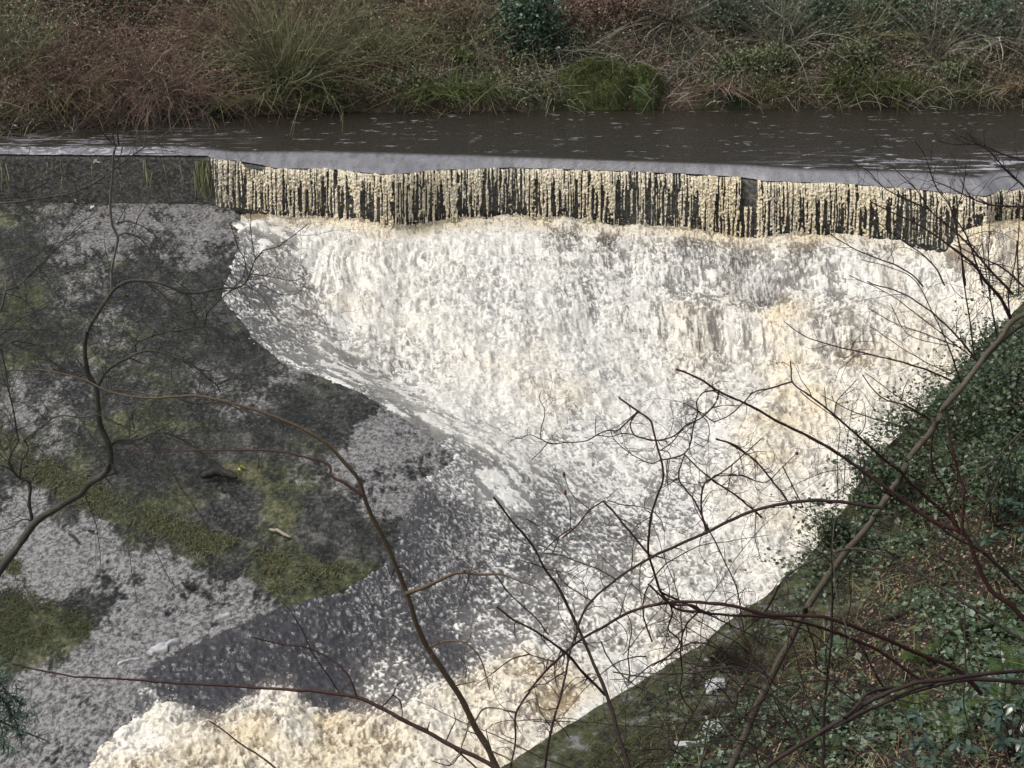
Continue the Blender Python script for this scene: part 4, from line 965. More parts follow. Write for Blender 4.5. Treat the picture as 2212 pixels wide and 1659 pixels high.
part(t1, 'slim_stem', PX(('q3', [(607,478)]), ('r1', [(975,1560),(1000,1430),(1020,1290),(975,1180),(965,1050),(965,900),(975,780),(985,650),(990,560),(1010,490)])), 14.5, 14.3, 3.0, 2.6, B_TOPLIT)
for pts, r0, r1, tw in [
    ([('r1', [(1010,495),(985,430),(985,350)])], 2.0, 1.1, 0), ([('r1', [(1005,495),(930,420),(850,340),(770,290),(680,240),(610,140)])], 2.2, 1, 3),
    ([('r1', [(1030,490),(1020,380),(1015,300),(1030,180),(1065,60),(1010,-10)])], 2.2, 1, 3), ([('r1', [(1065,60),(1150,50),(1230,75),(1320,20),(1450,-20)])], 1.5, .8, 4),
    ([('r1', [(1020,320),(1085,270),(1080,200)])], 1.3, .8, 0), ([('r1', [(1015,1180),(1060,1160),(1200,1180),(1320,1250),(1430,1340),(1500,1420),(1505,1470)])], 1.9, .9, 8),
    ([('r1', [(1025,1290),(1080,1260),(1200,1290),(1290,1390),(1350,1480),(1360,1600)])], 1.9, .9, 8), ([('r1', [(1120,1265),(1250,1300),(1350,1360),(1420,1440)])], 1.5, .8, 4),
    ([('r1', [(1020,1180),(1100,1020)])], 1, .7, 0), ([('r1', [(1150,1250),(1240,1060),(1310,950)])], 1, .7, 0)]:
    part(t1, 'branch', PX(*pts), 14.3, 14.1, r0, r1, B_OLIVE, tw=tw, twl=.4)
finish(t1, 600)

t2 = plant('overhanging_branch', 'long thin bare branches reaching in from the left edge across the weir wall', 'branch')
for pts, r0, r1, tw in [
    ([('r1', [(-80,1000),(150,985),(300,965),(500,930),(700,880),(850,800),(1000,690),(1150,580),(1300,480),(1420,400),(1540,340),(1620,380),(1750,360),(1850,350)])], 2.4, .9, 22),
    ([('r1', [(1500,350),(1600,210),(1700,130)])], 1.2, .7, 3), ([('r1', [(-60,960),(200,920),(350,840),(500,780),(700,640)])], 1.8, .8, 10),
    ([('r1', [(-60,358),(150,340),(320,290),(480,250)])], 2.2, 1, 5), ([('r1', [(-40,340),(90,310),(200,250),(350,110),(430,20)])], 1.4, .8, 3),
    ([('r1', [(-60,1610),(200,1500),(400,1380),(560,1310),(700,1180),(850,1050)])], 1.5, .7, 12), ([('r1', [(150,1720),(400,1500),(480,1400),(590,1280),(700,1210)])], 1.7, .8, 8),
    ([('r2', [(-40,330),(0,270),(30,180),(55,90),(40,-30)])], 3, 1.6, 3), ([('r2', [(55,95),(130,70),(250,-40),(420,-190),(560,-330)])], 2.0, 1, 8),
    ([('r2', [(-60,530),(130,380),(250,300),(400,250),(600,270),(750,220),(870,200)])], 1.6, .7, 14), ([('r2', [(-40,620),(20,600),(120,540),(230,550),(400,580),(460,560)])], 1.5, .8, 6),
    ([('r2', [(-40,440),(200,430),(420,440),(640,430)])], 1.1, .7, 6), ([('r1', [(-30,700),(60,640),(160,660),(250,560),(270,510)])], 1.2, .7, 3)]:
    part(t2, 'branch', PX(*pts), 13.2, 13.6, r0, r1, B_OLIVE, tw=int(tw * 1.3), twl=.5)
finish(t2, 640)

# --- sapling rising from the bottom centre
t3 = plant('bare_sapling', 'dark reddish sapling curving up from the bottom centre over the pool', 'sapling')
part(t3, 'trunk', PX(('f', [(1240,2250),(1130,1830)]), ('q8', [(820,1068),(770,960),(690,820),(610,660),(500,490),(420,370),(350,230),(310,80),(290,30)]), ('q5', [(440,1380),(380,1220),(310,1060),(240,930),(190,800),(170,730),(80,620),(0,530)]), ('q3', [(1800,1320),(1720,1270),(1560,1190),(1400,1130),(1220,1080),(1080,1050),(950,1055),(850,1060),(700,1050),(560,1010),(480,970),(330,925),(200,905)])), 8.2, 9.4, 10.5, 1.3, B_BROWN, tw=0, sides=10)
for pts, r0, r1, tw, y1 in [
    ([('q5', [(440,1385),(560,1340),(640,1300),(720,1265),(850,1270),(1000,1275),(1100,1310),(1200,1350),(1240,1385)])], 5, 1.2, 4, 8.3),
    ([('q5', [(190,815),(100,750),(0,680)]), ('q3', [(1800,1450),(1650,1380),(1500,1350),(1330,1345),(1150,1345),(1000,1350),(870,1355),(720,1345)])], 3.4, 1.1, 5, 9.6),
    ([('q8', [(430,362),(540,330),(640,345),(720,430),(760,540),(780,615)])], 2.6, 1.2, 2, 8.3), ([('q8', [(580,590),(640,575),(690,565)])], 1.6, 1, 0, 8.3),
    ([('q8', [(690,800),(740,730),(880,735),(935,745)])], 2, 1.2, 0, 8.3), ([('q8', [(640,540),(640,480),(615,430)]) ], 1.2, .8, 0, 8.3),
    ([('q8', [(720,880),(620,840),(660,800)]) ], 1.4, .8, 0, 8.3), ([('q8', [(780,950),(760,870),(755,840)]) ], 1.4, .8, 0, 8.3),
    ([('q8', [(665,790),(630,900),(600,980),(540,1060)]) ], 1.6, 1, 2, 8.3),
    ([('q8', [(790,970),(880,1010),(960,1068)]) ], 2, 1.4, 0, 8.3)]:
    part(t3, 'branch', PX(*pts), 8.6, y1, r0, r1, B_BROWN if y1 < 8.5 else B_RED, tw=tw, twl=.25)
part(t3, 'low_stem', PX(('f', [(1180,1880)]), ('q8', [(800,1055),(650,980),(520,920),(420,860),(300,800),(150,720),(0,655)]), ('q4', [(2050,1210),(1950,1150),(1830,1105),(1700,1080),(1300,1050),(900,1025),(500,1000),(350,990),(200,960),(60,930)])), 8.2, 9.3, 6.5, 1.5, B_RED)
for pts, r0, r1 in [([('q4', [(1830,1100),(1790,1000),(1730,930),(1650,880),(1580,850),(1400,820),(1290,790)])], 2.6, 1.3), ([('q4', [(1740,1080),(1690,1000),(1600,870),(1540,740),(1490,660),(1450,610)])], 1.5, 1),
    ([('q8', [(150,720),(215,645),(240,590),(275,560)])], 1.8, 1), ([('q8', [(215,645),(260,680),(272,720),(268,790)])], 1.6, 1.2), ([('q8', [(525,915),(555,850),(580,790),(570,745)])], 1.6, 1.1),
    ([('q8', [(415,845),(430,800)])], 1.5, 1), ([('q8', [(420,850),(350,820),(280,790)])], 1.8, 1.2), ([('q8', [(620,980),(600,1000),(560,1045),(440,1025)])], 1.4, .9), ([('q8', [(540,930),(600,980),(700,1068)])], 2.0, 1.8)]:
    part(t3, 'branch', PX(*pts), 8.6, 8.7, r0, r1, B_RED)
finish(t3, 660)
t3b = plant('bare_twig', 'short bare twig poking up in front of the brown foam at the bottom', 'twig')
part(t3b, 'stem', PX(('q4', [(1070,1222),(1110,1245),(1220,1330),(1360,1420),(1480,1530),(1600,1700),(1700,2100)])), 8.4, 8.0, 1.4, 3.2, B_RED)

# --- straight sapling with an arching limb
t4 = plant('bare_sapling', 'straight slender sapling crossing the foam with a long limb arching right', 'sapling')
part(t4, 'trunk', PX(('f', [(1420,2200),(1375,1800)]), ('q8', [(1590,1068),(1570,1000),(1520,860),(1480,700),(1420,540),(1350,390),(1290,250),(1230,130),(1165,0)]), ('q5', [(1250,1240),(1170,1100),(1040,940),(950,820)])), 8.8, 9.4, 7.5, 2.0, B_DARK, sides=9)
for pts, r0, r1, tw in [
    ([('q8', [(1290,255),(1330,150),(1410,60)]), ('q5', [(1460,1570),(1540,1430),(1660,1300),(1850,1180),(2000,1110)]), ('q7', [(0,270),(300,140),(480,50)]), ('q6', [(720,1525),(850,1505),(1000,1500),(1150,1515),(1350,1545)])], 2.2, 4, 10),
    ([('q8', [(1100,1068),(1110,1000),(1140,830),(1190,650),(1225,500),(1250,370),(1290,270)])], 3, 2, 6), ([('q8', [(1225,505),(1160,540),(1100,580),(1050,580)]) ], 1.5, .9, 2),
    ([('q8', [(1155,785),(1200,830),(1250,900)])], 1.4, .8, 0), ([('q8', [(1150,800),(1050,800),(980,785)])], 1.3, .8, 3), ([('q8', [(1160,720),(1100,730),(1030,680)])], 1.2, .8, 0),
    ([('q5', [(1530,1430),(1460,1390),(1340,1300),(1310,1250)])], 1.8, 1, 4), ([('q5', [(1660,1300),(1560,1240),(1440,1200),(1300,1150),(1230,1145)])], 1.8, 1, 6), ([('q5', [(970,1285),(1040,1380),(1200,1530),(1270,1622)])], 1.6, 1.4, 4),
    ([('q5', [(970,1460),(1060,1530),(1170,1590)]), ('q8', [(970,225),(1100,310),(1220,400),(1330,520),(1450,640)])], 2, 3, 4),
    ([('q5', [(1110,1190),(1200,1220),(1300,1250),(1380,1255),(1450,1210)])], 1.2, .8, 2)]:
    part(t4, 'branch', PX(*pts), 9.3, 9.6, r0, r1, B_DARK, tw=tw, twl=.35)
finish(t4, 680)

# --- long arching stem running off to the right
t5 = plant('arching_stem', 'dark thorny stem arching low across the frame into the right bank', 'bramble')
for pts, r0, r1, tw in [
    ([('q8', [(890,1120),(930,900),(930,760),(1000,640),(1080,530),(1160,450),(1300,330),(1450,240),(1600,160),(1800,110),(1950,105),(2212,130)]), ('q7', [(250,575),(450,600),(650,650),(850,655),(1000,665),(1150,710),(1400,810),(1600,900),(1830,1000),(1950,1130)])], 1.6, 5, 14),
    ([('q8', [(1700,0),(1830,110),(1990,140)]), ('q7', [(240,620),(400,650),(600,662),(850,690),(1000,735),(1150,790),(1350,880),(1500,990),(1620,1070)])], 2.2, 3.8, 10),
    ([('q8', [(1160,450),(1080,430),(1010,405),(960,365)])], 1.8, .9, 2), ([('q8', [(1010,405),(900,440),(830,490),(750,550),(695,585)])], 1.8, .9, 3),
    ([('q8', [(1050,590),(1010,610),(980,630)])], 1.8, 1.1, 0), ([('q8', [(935,745),(900,740),(860,735)])], 1.6, 1.2, 0), ([('q8', [(1095,500),(1095,460),(1040,455),(1010,430)])], 1.2, .8, 0),
    ([('q8', [(920,900),(890,890),(845,860)]) ], 1.2, .8, 0), ([('q8', [(2000,150),(1930,220),(1890,350),(1895,520),(1890,640),(1960,740)])], 2.2, 1.2, 6),
    ([('q8', [(1820,105),(1840,160),(1815,260),(1880,330),(1840,400),(1700,480),(1580,590)])], 2, 1.2, 6),
    ([('q8', [(1960,140),(2100,200),(2212,255)]), ('q7', [(160,600),(330,640),(540,770),(620,830)])], 2, 1.2, 4),
    ([('q7', [(0,510),(120,570),(240,625)]) ], 2.4, 2.4, 0)]:
    part(t5, 'branch', PX(*pts), 9.6, 10.0, r0, r1, B_RED, tw=int(tw * 1.5), twl=.32)
finish(t5, 700)

# --- shrub rooted on the right: long rods and the twig tangle over the white water
t6 = plant('bare_shrub', 'dark bare shrub at the right whose long rods slant over the white water', 'shrub')
for pts, r0, r1, tw in [
    ([('q7', [(2400,800),(2212,680),(2140,600),(2010,500),(1920,320),(1840,150)]), ('r5', [(1350,1659),(1200,1600),(1000,1500),(850,1410),(700,1290),(560,1190),(400,1080),(180,920),(0,790)]), ('q6', [(850,1085),(680,1000),(520,910),(350,830),(210,745),(95,700)])], 6.5, 2.0, 0),
    ([('r5', [(1340,1659),(1250,1520),(1080,1370),(900,1210),(730,1050),(690,990),(600,930),(430,790),(280,650),(130,520),(0,400)]), ('q6', [(1140,1060),(1010,940),(880,840),(800,775),(795,700),(790,650)])], 4.6, 1.4, 6),
    ([('q6', [(800,778),(650,820),(570,840),(500,910),(420,980),(330,1025)])], 2.0, 1.2, 4), ([('q6', [(330,1025),(240,960),(140,905)])], 1.4, 1, 2),
    ([('r5', [(1190,350),(1210,600),(1280,850),(1320,1040),(1360,1150),(1355,1400),(1350,1659)])], 1.8, 3.6, 8),
    ([('r5', [(1340,1659),(1220,1400),(1200,1300),(1160,1160),(1060,1030),(1020,850),(1025,600)])], 3.6, 1.6, 8), ([('r5', [(1200,1300),(1290,1130),(1280,900),(1180,700)])], 2.2, 1, 4),
    ([('q6', [(1640,1010),(1500,925),(1360,880),(1280,810),(1230,735)])], 2.2, 1.2, 4), ([('q6', [(1470,885),(1480,830),(1510,760)])], 1.2, .8, 0), ([('q6', [(1560,945),(1580,870)])], 1.2, .8, 0),
    ([('q6', [(850,835),(940,910),(1050,985),(1090,1010)])], 1.2, .9, 0), ([('q6', [(1060,970),(1070,900),(1130,830),(1200,760)])], 1.2, .8, 2), ([('q6', [(1010,935),(1005,880),(998,815)])], 1.2, .8, 0),
    # the tangle
    ([('r3', [(965,475),(1140,605),(1240,680),(1270,780),(1310,930),(1340,1040),(1350,1180),(1290,1370),(1250,1500),(1230,1659)]), ('q5', [(1850,1150),(1880,1260),(1920,1370),(1980,1450),(2212,1500)])], 2.0, 2.8, 6),
    ([('r3', [(1130,610),(1050,680),(940,765),(860,765),(780,800),(690,855),(520,865),(350,870),(290,840),(180,800),(100,835),(60,830)])], 1.7, .9, 8),
    ([('r3', [(290,840),(290,740),(320,650),(325,590),(270,480),(290,420)])], 1.2, .7, 2), ([('r3', [(345,870),(290,940),(200,1030)])], 1.2, .8, 0), ([('r3', [(765,800),(765,640)])], 1, .7, 0),
    ([('r3', [(1120,620),(1070,700),(1100,800),(1200,835),(1330,845),(1450,810),(1540,730),(1700,640),(1830,480),(1840,410)])], 1.4, 1.8, 10), ([('r3', [(1100,800),(980,790),(900,815),(780,800)])], 1.2, .8, 3),
    ([('r3', [(1340,1020),(1250,1050),(1150,1010),(1050,950),(960,880),(910,810),(900,750)])], 1.4, .8, 8), ([('r3', [(1340,1020),(1450,1000),(1540,960),(1620,720),(1650,600),(1640,520),(1690,440),(1830,410)])], 1.6, 1.6, 8),
    ([('r3', [(1540,970),(1490,1180),(1620,1370),(1700,1530),(1740,1640)])], 1.5, 2, 4), ([('r3', [(1540,970),(1700,1130),(1900,1270),(2060,1390),(2212,1520)])], 1.4, 2.2, 6),
    ([('r3', [(1730,1659),(1680,1400),(1730,1210),(1830,1150),(1950,1060),(2060,965),(2160,880),(2212,830)])], 2.4, 1.1, 6), ([('r3', [(1655,600),(1740,700),(1750,800),(1700,900),(1620,860)])], 1.2, .8, 4),
    ([('r3', [(1330,940),(1420,880),(1520,760),(1600,700)])], 1.4, .9, 6), ([('r3', [(1390,1020),(1380,1130),(1440,1200),(1500,1180)])], 1.2, .8, 4), ([('r3', [(1310,930),(1400,950),(1390,1120),(1370,1230)])], 1.2, .8, 4),
    ([('r3', [(1810,835),(1920,870),(2060,960),(2130,1000),(2212,1090)])], 1.7, 1.7, 4), ([('r3', [(1820,1160),(1960,1160),(2040,1155),(2130,1195),(2212,1215)])], 1.3, 1, 3), ([('r3', [(1955,1060),(1940,1150),(1900,1330)])], 1.2, .8, 2),
    ([('q6', [(230,1390),(290,1390),(330,1350),(500,1350),(640,1390),(740,1300),(830,1215)])], 1.3, .9, 3), ([('q6', [(335,1125),(420,1150),(560,1240),(690,1390),(740,1450),(800,1545)])], 1.7, 2.0, 4), ([('q6', [(740,1290),(800,1400),(870,1545)])], 1.4, 1.4, 2),
    ([('r3', [(470,1700),(600,1590),(720,1450),(830,1380)])], 1.8, 1.4, 2), ([('r3', [(830,1380),(940,1500),(1070,1659)]), ('q5', [(1720,980),(1860,1170)])], 2, 2.4, 2), ([('r3', [(540,1620),(540,1420),(505,1320)])], 1.2, .8, 0), ([('r3', [(710,1450),(540,1290),(490,1170)])], 1.2, .8, 0),
    ([('r3', [(860,1360),(960,1265)])], 1, .7, 0), ([('r3', [(870,1370),(1000,1410),(1150,1430),(1250,1460),(1330,1540),(1365,1640)])], 1.3, .9, 6), ([('q5', [(1290,1150),(1320,1070),(1240,1010),(1150,950)])], 1.3, .8, 2),
    ([('r3', [(165,1530),(250,1600),(300,1659)]) ], 1, .8, 0), ([('q5', [(1240,1140),(1310,1070),(1400,1000)])], 1.3, 1.6, 0)]:
    part(t6, 'branch', PX(*pts), 10.4 if r0 > 4 else 10.1, 10.0, r0, r1, B_RED, tw=tw, twl=.28)
finish(t6, 720)
def bead(root, name, px, py, y, r, el, m):
    c = at_y(np.array([px]), np.array([py]), np.array([y]))[0]
    u = np.linspace(0, 2 * math.pi, 9)[None, :]; v = np.linspace(-math.pi / 2, math.pi / 2, 8)[:, None]
    V = np.stack([np.cos(u) * np.cos(v) * r, np.sin(u) * np.cos(v) * r, np.sin(v) * r * el * (1 + .25 * np.sin(v)) + 0 * u], -1).reshape(-1, 3) + c
    return link(name, mkmesh(name, V, gridF(8, 9)), m, root)
B_BUD = bark('bud_red', G((.06, .01, .01), (.14, .02, .02), (.2, .05, .04)), .5)
for rx, ry in ((488, 1150), (500, 1310)):
    bead(t6, 'bud', 1097.2 + rx * .248, 740.6 + ry * .248, 10.02, .011, 2.0, B_BUD)
bead(t6, 'berry', 1426.4 + 830 * .35515, 548.6 + 1215 * .35515, 10.05, .013, 1.0, B_BUD)

# --- leaning trunk on the right and its fan of shoots
t7 = plant('leaning_tree', 'smooth brown trunk leaning diagonally up to the right edge', 'tree')
part(t7, 'trunk', PX(('f', [(1440,2250),(1520,1850)]), ('q7', [(430,1580),(470,1490),(530,1350),(590,1200),(660,1060),(730,920),(800,790),(870,640),(950,520),(1060,360),(1150,240),(1250,130),(1340,0)]), ('q6', [(1400,1440),(1475,1340),(1500,1260),(1560,1180),(1640,1090),(1690,1010),(1730,930),(1800,850),(1850,790),(1920,700),(1990,600),(2070,510),(2140,410),(2212,370),(2420,280)])), 10.4, 12.0, 9.8, 5.6, B_TRUNK, sides=12, n=160)
for pts, r0, r1, tw in [
    ([('q6', [(2140,410),(2060,260),(1990,180),(1900,60),(1830,0)]), ('r4', [(1650,1420),(1400,1220),(1100,1020),(800,880),(620,790)])], 4.2, 1.3, 4),
    ([('q6', [(2212,430),(2150,470),(2000,610),(1900,740),(1780,860)])], 3.2, 2, 0),
    ([('r4', [(1780,1659),(1720,1450),(1600,1120),(1490,950),(1400,770),(1300,640),(1230,450),(1150,260),(1070,150)])], 2.2, .9, 6),
    ([('r4', [(1600,1659),(1540,1250),(1490,960),(1560,700),(1600,480),(1610,370)])], 2.2, .9, 4), ([('r4', [(2100,1750),(1860,1500),(1620,1220),(1440,1050),(1220,860),(1120,700),(1030,600),(920,500),(830,420)])], 3, .9, 6),
    ([('r4', [(1220,865),(1000,770),(700,600),(600,480),(380,340)])], 1.8, .7, 4), ([('r4', [(1160,1670),(1040,1550),(900,1460),(700,1380),(380,1250),(170,1110)])], 1.9, 1, 3),
    ([('r4', [(1380,1659),(1280,1470),(1200,1380),(900,1160),(620,950)])], 1.9, .8, 4), ([('r4', [(2280,830),(2000,830),(1780,790),(1650,740),(1450,640),(1240,550)])], 2.6, 1, 5),
    ([('r4', [(2280,370),(2000,290),(1760,190),(1450,180),(1290,140)])], 2.2, .8, 5), ([('r4', [(2280,700),(2190,600),(2050,480),(1850,260),(1540,90)])], 2.4, .8, 5), ([('r4', [(1860,1759),(1840,1300),(1860,960)])], 1.4, .8, 3),
    ([('r4', [(2160,1759),(2150,1200),(2170,850)])], 1.8, .9, 3), ([('q6', [(1770,770),(1600,700),(1400,640),(1180,590),(1000,545),(880,500),(750,410)])], 2.4, .9, 3),
    ([('q6', [(1930,650),(1820,520),(1680,380),(1450,230),(1290,180),(1260,165)])], 2.4, 1.2, 2), ([('q6', [(1830,570),(1620,490),(1450,430),(1260,330)])], 1.4, .8, 3), ([('q6', [(1910,640),(1600,400),(1400,250),(1150,130)])], 1.4, .8, 3),
    ([('q6', [(1830,790),(1750,560),(1650,350),(1540,150),(1400,80),(1220,35)])], 1.7, .8, 3), ([('q6', [(1910,620),(1880,400),(1850,200),(1830,30)])], 1.8, 1.2, 2), ([('q6', [(1560,940),(1450,870),(1240,720)])], 1.2, .7, 2),
    ([('q6', [(1640,1085),(1400,1030),(1200,970),(980,860)])], 1.8, .8, 4), ([('q6', [(1830,750),(1700,700),(1450,560),(1260,430)])], 1.2, .7, 3), ([('q6', [(1160,580),(1180,530),(1240,480)])], 1, .7, 0), ([('q6', [(1180,595),(1130,630),(1060,610)])], 1, .7, 0),
    ([('q6', [(2050,500),(2010,300),(1980,100),(1960,-60)])], 1.8, 1, 3), ([('q6', [(2130,420),(2120,250),(2150,100),(2170,-80)])], 1.8, 1, 3), ([('q6', [(2212,200),(2100,100),(1900,0),(1780,-60)])], 2.2, 1, 3),
    ([('q6', [(1080,1480),(1075,1250),(1065,1000),(1040,980)])], 1.1, .7, 3), ([('q6', [(1110,1480),(1130,1200),(1170,900)])], 1, .6, 3), ([('q6', [(1280,1450),(1220,1300),(1195,1100)])], 1.2, .8, 3), ([('q6', [(1430,1230),(1270,1230),(1120,1160)])], 1.0, .7, 3),
    ([('q6', [(1400,1260),(1200,1300),(1000,1330),(780,1420)])], 1.0, .7, 4), ([('q6', [(1750,560),(1500,480),(1400,300)])], 1, .7, 3)]:
    part(t7, 'branch', PX(*pts), 11.9, 11.8, r0, r1, B_DARK, tw=int(tw * 1.6), twl=.38)
finish(t7, 740)

# --- stems in front of the right bank
t8 = plant('fallen_branch', 'dark wet many-stemmed branch lying low across the lower right', 'branch')
for pts, r0, r1 in [
    ([('q7', [(2500,960),(2212,990),(2050,1000),(1900,1020),(1700,1050),(1560,1060),(1400,1120),(1230,1200),(1100,1290),(950,1380),(800,1470),(620,1590),(400,1760)])], 4.0, 5.0),
    ([('q7', [(2500,1060),(2212,1060),(2000,1045),(1800,1050),(1650,1085),(1450,1150),(1300,1210),(1150,1290),(1000,1355),(850,1440),(700,1540),(520,1700)])], 5.0, 3.2),
    ([('q7', [(1950,1010),(1800,1030),(1650,1070),(1500,1120),(1380,1180),(1230,1240),(1050,1340)])], 3.0, 3.0), ([('q7', [(1560,1050),(1480,1085),(1400,1095),(1240,1145),(1200,1200),(1120,1280)])], 3.0, 3.5)]:
    part(t8, 'stem', PX(*pts), 9.6, 8.8, r0, r1, B_DARK)
t9 = plant('bare_shrub', 'upright dark stems and pale green rods in front of the ivy slope', 'shrub')
for pts, r0, r1, mm, tw in [
    ([('q7', [(990,1800),(990,1580),(995,1400),(1000,1200),(1020,1000),(1040,800),(1045,560),(1045,400),(1040,100)])], 3.8, 1.6, B_DARK, 6),
    ([('q7', [(1050,560),(1090,450),(1150,400),(1230,340),(1250,280)])], 1.8, 1, B_DARK, 2), ([('q7', [(1140,900),(1130,700),(1160,560),(1150,450),(1200,260)])], 1.8, 1, B_DARK, 3),
    ([('q7', [(800,1590),(880,1430),(890,1330),(960,1230),(1050,1080),(1120,960),(1150,850),(1200,740)])], 3.0, 1.4, B_OLIVE, 3),
    ([('q7', [(2400,930),(2212,810),(2100,740),(1900,610),(1700,480),(1500,350),(1350,280),(1200,250),(1050,270),(950,310),(830,370),(740,450),(680,560),(640,640),(610,750),(590,850)])], 3.8, 2.2, B_OLIVE, 6),
    ([('q7', [(2300,600),(2100,400),(1900,230),(1830,200),(1650,80),(1530,0)])], 3.2, 2.2, B_DARK, 4), ([('q7', [(2212,480),(2050,340),(1900,180),(1840,20)])], 2.4, 1.8, B_OLIVE, 3),
    ([('r5', [(2120,430),(1850,700),(1700,860),(1500,1010),(1370,1130)])], 2.2, 1.8, B_OLIVE, 2), ([('r5', [(1990,600),(1950,650),(1800,950),(1700,1180),(1600,1400),(1520,1659)])], 1.8, 2.6, B_OLIVE, 2),
    ([('q7', [(1850,600),(1850,800),(1855,1000),(1845,1200),(1880,1330),(1895,1450)])], 2.0, 1.4, B_OLIVE, 0), ([('q7', [(200,1400),(320,1240),(480,1070),(560,980)])], 1.6, 1.2, B_OLIVE, 0),
    ([('q7', [(240,1590),(300,1450),(420,1350),(500,1280),(600,1190),(700,1110),(850,1060),(1100,1050)])], 1.8, 1.6, B_DARK, 6), ([('q7', [(0,1330),(200,1300),(400,1270),(600,1290),(800,1330)])], 1.6, 1.2, B_DARK, 6),
    ([('q7', [(0,950),(100,860),(200,820),(400,880),(520,940),(640,1020)])], 1.6, 1.2, B_DARK, 6), ([('q7', [(100,1180),(280,1010),(380,880),(520,740),(640,620),(720,470)])], 1.8, 1.8, B_DARK, 6), ([('q7', [(60,1550),(150,1330),(240,1180),(330,1000),(400,900)])], 1.6, 1.2, B_DARK, 6),
    ([('q7', [(590,850),(520,960),(420,1000),(250,960),(130,1010)])], 1.4, .9, B_RED, 8), ([('q7', [(800,1340),(700,1180),(650,1030),(560,900),(500,700),(470,500),(380,300),(280,100)])], 1.6, 1.4, B_RED, 8),
    ([('q7', [(860,1250),(870,1100),(840,950),(780,760),(700,600)])], 1.4, 1, B_RED, 5), ([('q7', [(700,1080),(620,1000),(560,1030),(480,1120),(450,1250),(380,1400)])], 1.4, .9, B_RED, 6),
    ([('q7', [(1180,380),(1500,390),(1800,450),(2212,430)])], 1.3, 1, B_OLIVE, 4), ([('q7', [(1280,140),(1600,200),(1900,260),(2212,290)])], 1.3, 1, B_OLIVE, 4),
    ([('q7', [(890,700),(940,860),(960,980),(1010,1020),(1080,1100),(1190,1180)])], 2, 1.4, B_DARK, 3), ([('q7', [(1190,800),(1280,950),(1350,1080),(1430,1180)])], 3, 2, B_DARK, 0),
    ([('q7', [(1400,900),(1450,700),(1550,520),(1700,830)])], 1.2, 1, B_DARK, 3)]:
    part(t9, 'stem', PX(*pts), 10.8, 10.9, r0, r1, mm, tw=int(tw * 2), twl=.35)
finish(t9, 760)
# low tangle of brambles over the mossy ledge
tg = plant('bramble_tangle', 'fine dark bramble tangle in front of the mossy ledge at the bottom', 'brambles')
rg = np.random.default_rng(800); ppx = rg.uniform(1280, 1850, 60); ppy = rg.uniform(1380, 1800, 60); yy0 = rg.uniform(9.5, 12.5, 60)
P = at_y(ppx, ppy, yy0); dd = rg.normal(size=(60, 3)) * np.array([1, .3, .8]) + np.array([0, 0, .3])
C = sprout(P, dd, rg.uniform(.8, 2.2, 60), 16, 1.8, .8, 801, .1)
for i in range(60):
    link('stem', mkmesh('stem', *tubes(C[i:i + 1], np.linspace(.0065, .002, 16)[None] * rg.uniform(.6, 1.2), 5)[:2]), B_DARK if i % 4 else B_OLIVE, tg)
    TWIGS.setdefault(tg.name, []).append((C[i], np.linspace(.006, .002, 16), 5, .3, B_DARK))
finish(tg, 810)

# ------------------------------------------------------------------ evergreen sprigs at the left edge
def sprig(label, pts, y, n, seed, L=.05):
    r0 = plant('conifer_sprig', label, 'conifer sprig'); r = np.random.default_rng(seed); allp = []
    for i, p in enumerate(pts):
        C, R = trace(p, y, y + .1, 3, 1); link('stem', mkmesh('stem', *tubes(C[None], R[None], 5)[:2]), B_DARK, r0)
        k = r.integers(0, len(C), 26); d = r.normal(size=(26, 3)) * np.array([1, .5, .6]) - np.array([0, 0, .35]); A = sprout(C[k], d, .16, 6, .3, .4, seed + i)
        allp += [C[r.integers(0, len(C), n // 4)], A.reshape(-1, 3)[r.integers(0, 156, n)]]
    P = np.concatenate(allp); o = put('needles', [leaves(P, L, .3, .16, .1, seed, droop=.4)], M_DKGRN, r0); o['kind'] = 'stuff'
sprig('dark drooping evergreen sprig at the lower left edge', [[(-60,1440),(-10,1490),(25,1540),(45,1590)], [(-60,1470),(-20,1530),(5,1580),(10,1620)], [(-80,1420),(-20,1450),(20,1500),(50,1520)]], 8.5, 500, 820)
sprig('small dark evergreen sprig over the pale film at the bottom left', [[(-60,1540),(10,1562),(60,1585),(105,1602)]], 8.7, 220, 821, .035)

# ------------------------------------------------------------------ drift on the apron
B_DRIFT = bark('driftwood', G((.012, .010, .008), (.03, .025, .02), (.07, .06, .05)))
B_PALEW = bark('pale_wood', G((.15, .12, .09), (.3, .27, .2), (.45, .4, .32)))
def stick(label, pxs, r, m, seed):
    P = on_apron(np.array([p[0] for p in pxs], float), np.array([p[1] for p in pxs], float)); P[:, 2] += r * .8 + .04
    C = spline(P, 10); C[:, 2] += np.abs(np.random.default_rng(seed).normal(size=10)) * r * .5
    o = link('stick', mkmesh('stick', *tubes((C - C[0])[None], (r * np.array([.5, .9, 1, 1.05, 1, .95, 1, .9, .7, .3]))[None], 7)[:2]), m, None, C[0])
    tag(o, label, 'stick')
stick('black waterlogged log end lying in the moss of the apron', [(436,1043),(460,1036),(485,1035),(512,1044)], .10, B_DRIFT, 1)
stick('pale broken stick on dark moss near the pool', [(582,1150),(604,1157),(628,1168)], .035, B_PALEW, 2)
stick('short black stick on the pale wet slab', [(392,1268),(408,1272),(424,1275)], .03, B_DRIFT, 3)
stick('small dark twig left of the moss ridge foot', [(150,1160),(162,1168),(170,1180)], .03, B_DRIFT, 4)
stick('tiny dark stick highest on the pale slab', [(190,1153),(206,1155)], .028, B_DRIFT, 5)
stick('thin dark stick in the middle of the pale slab', [(150,1303),(178,1305)], .02, B_DRIFT, 6)
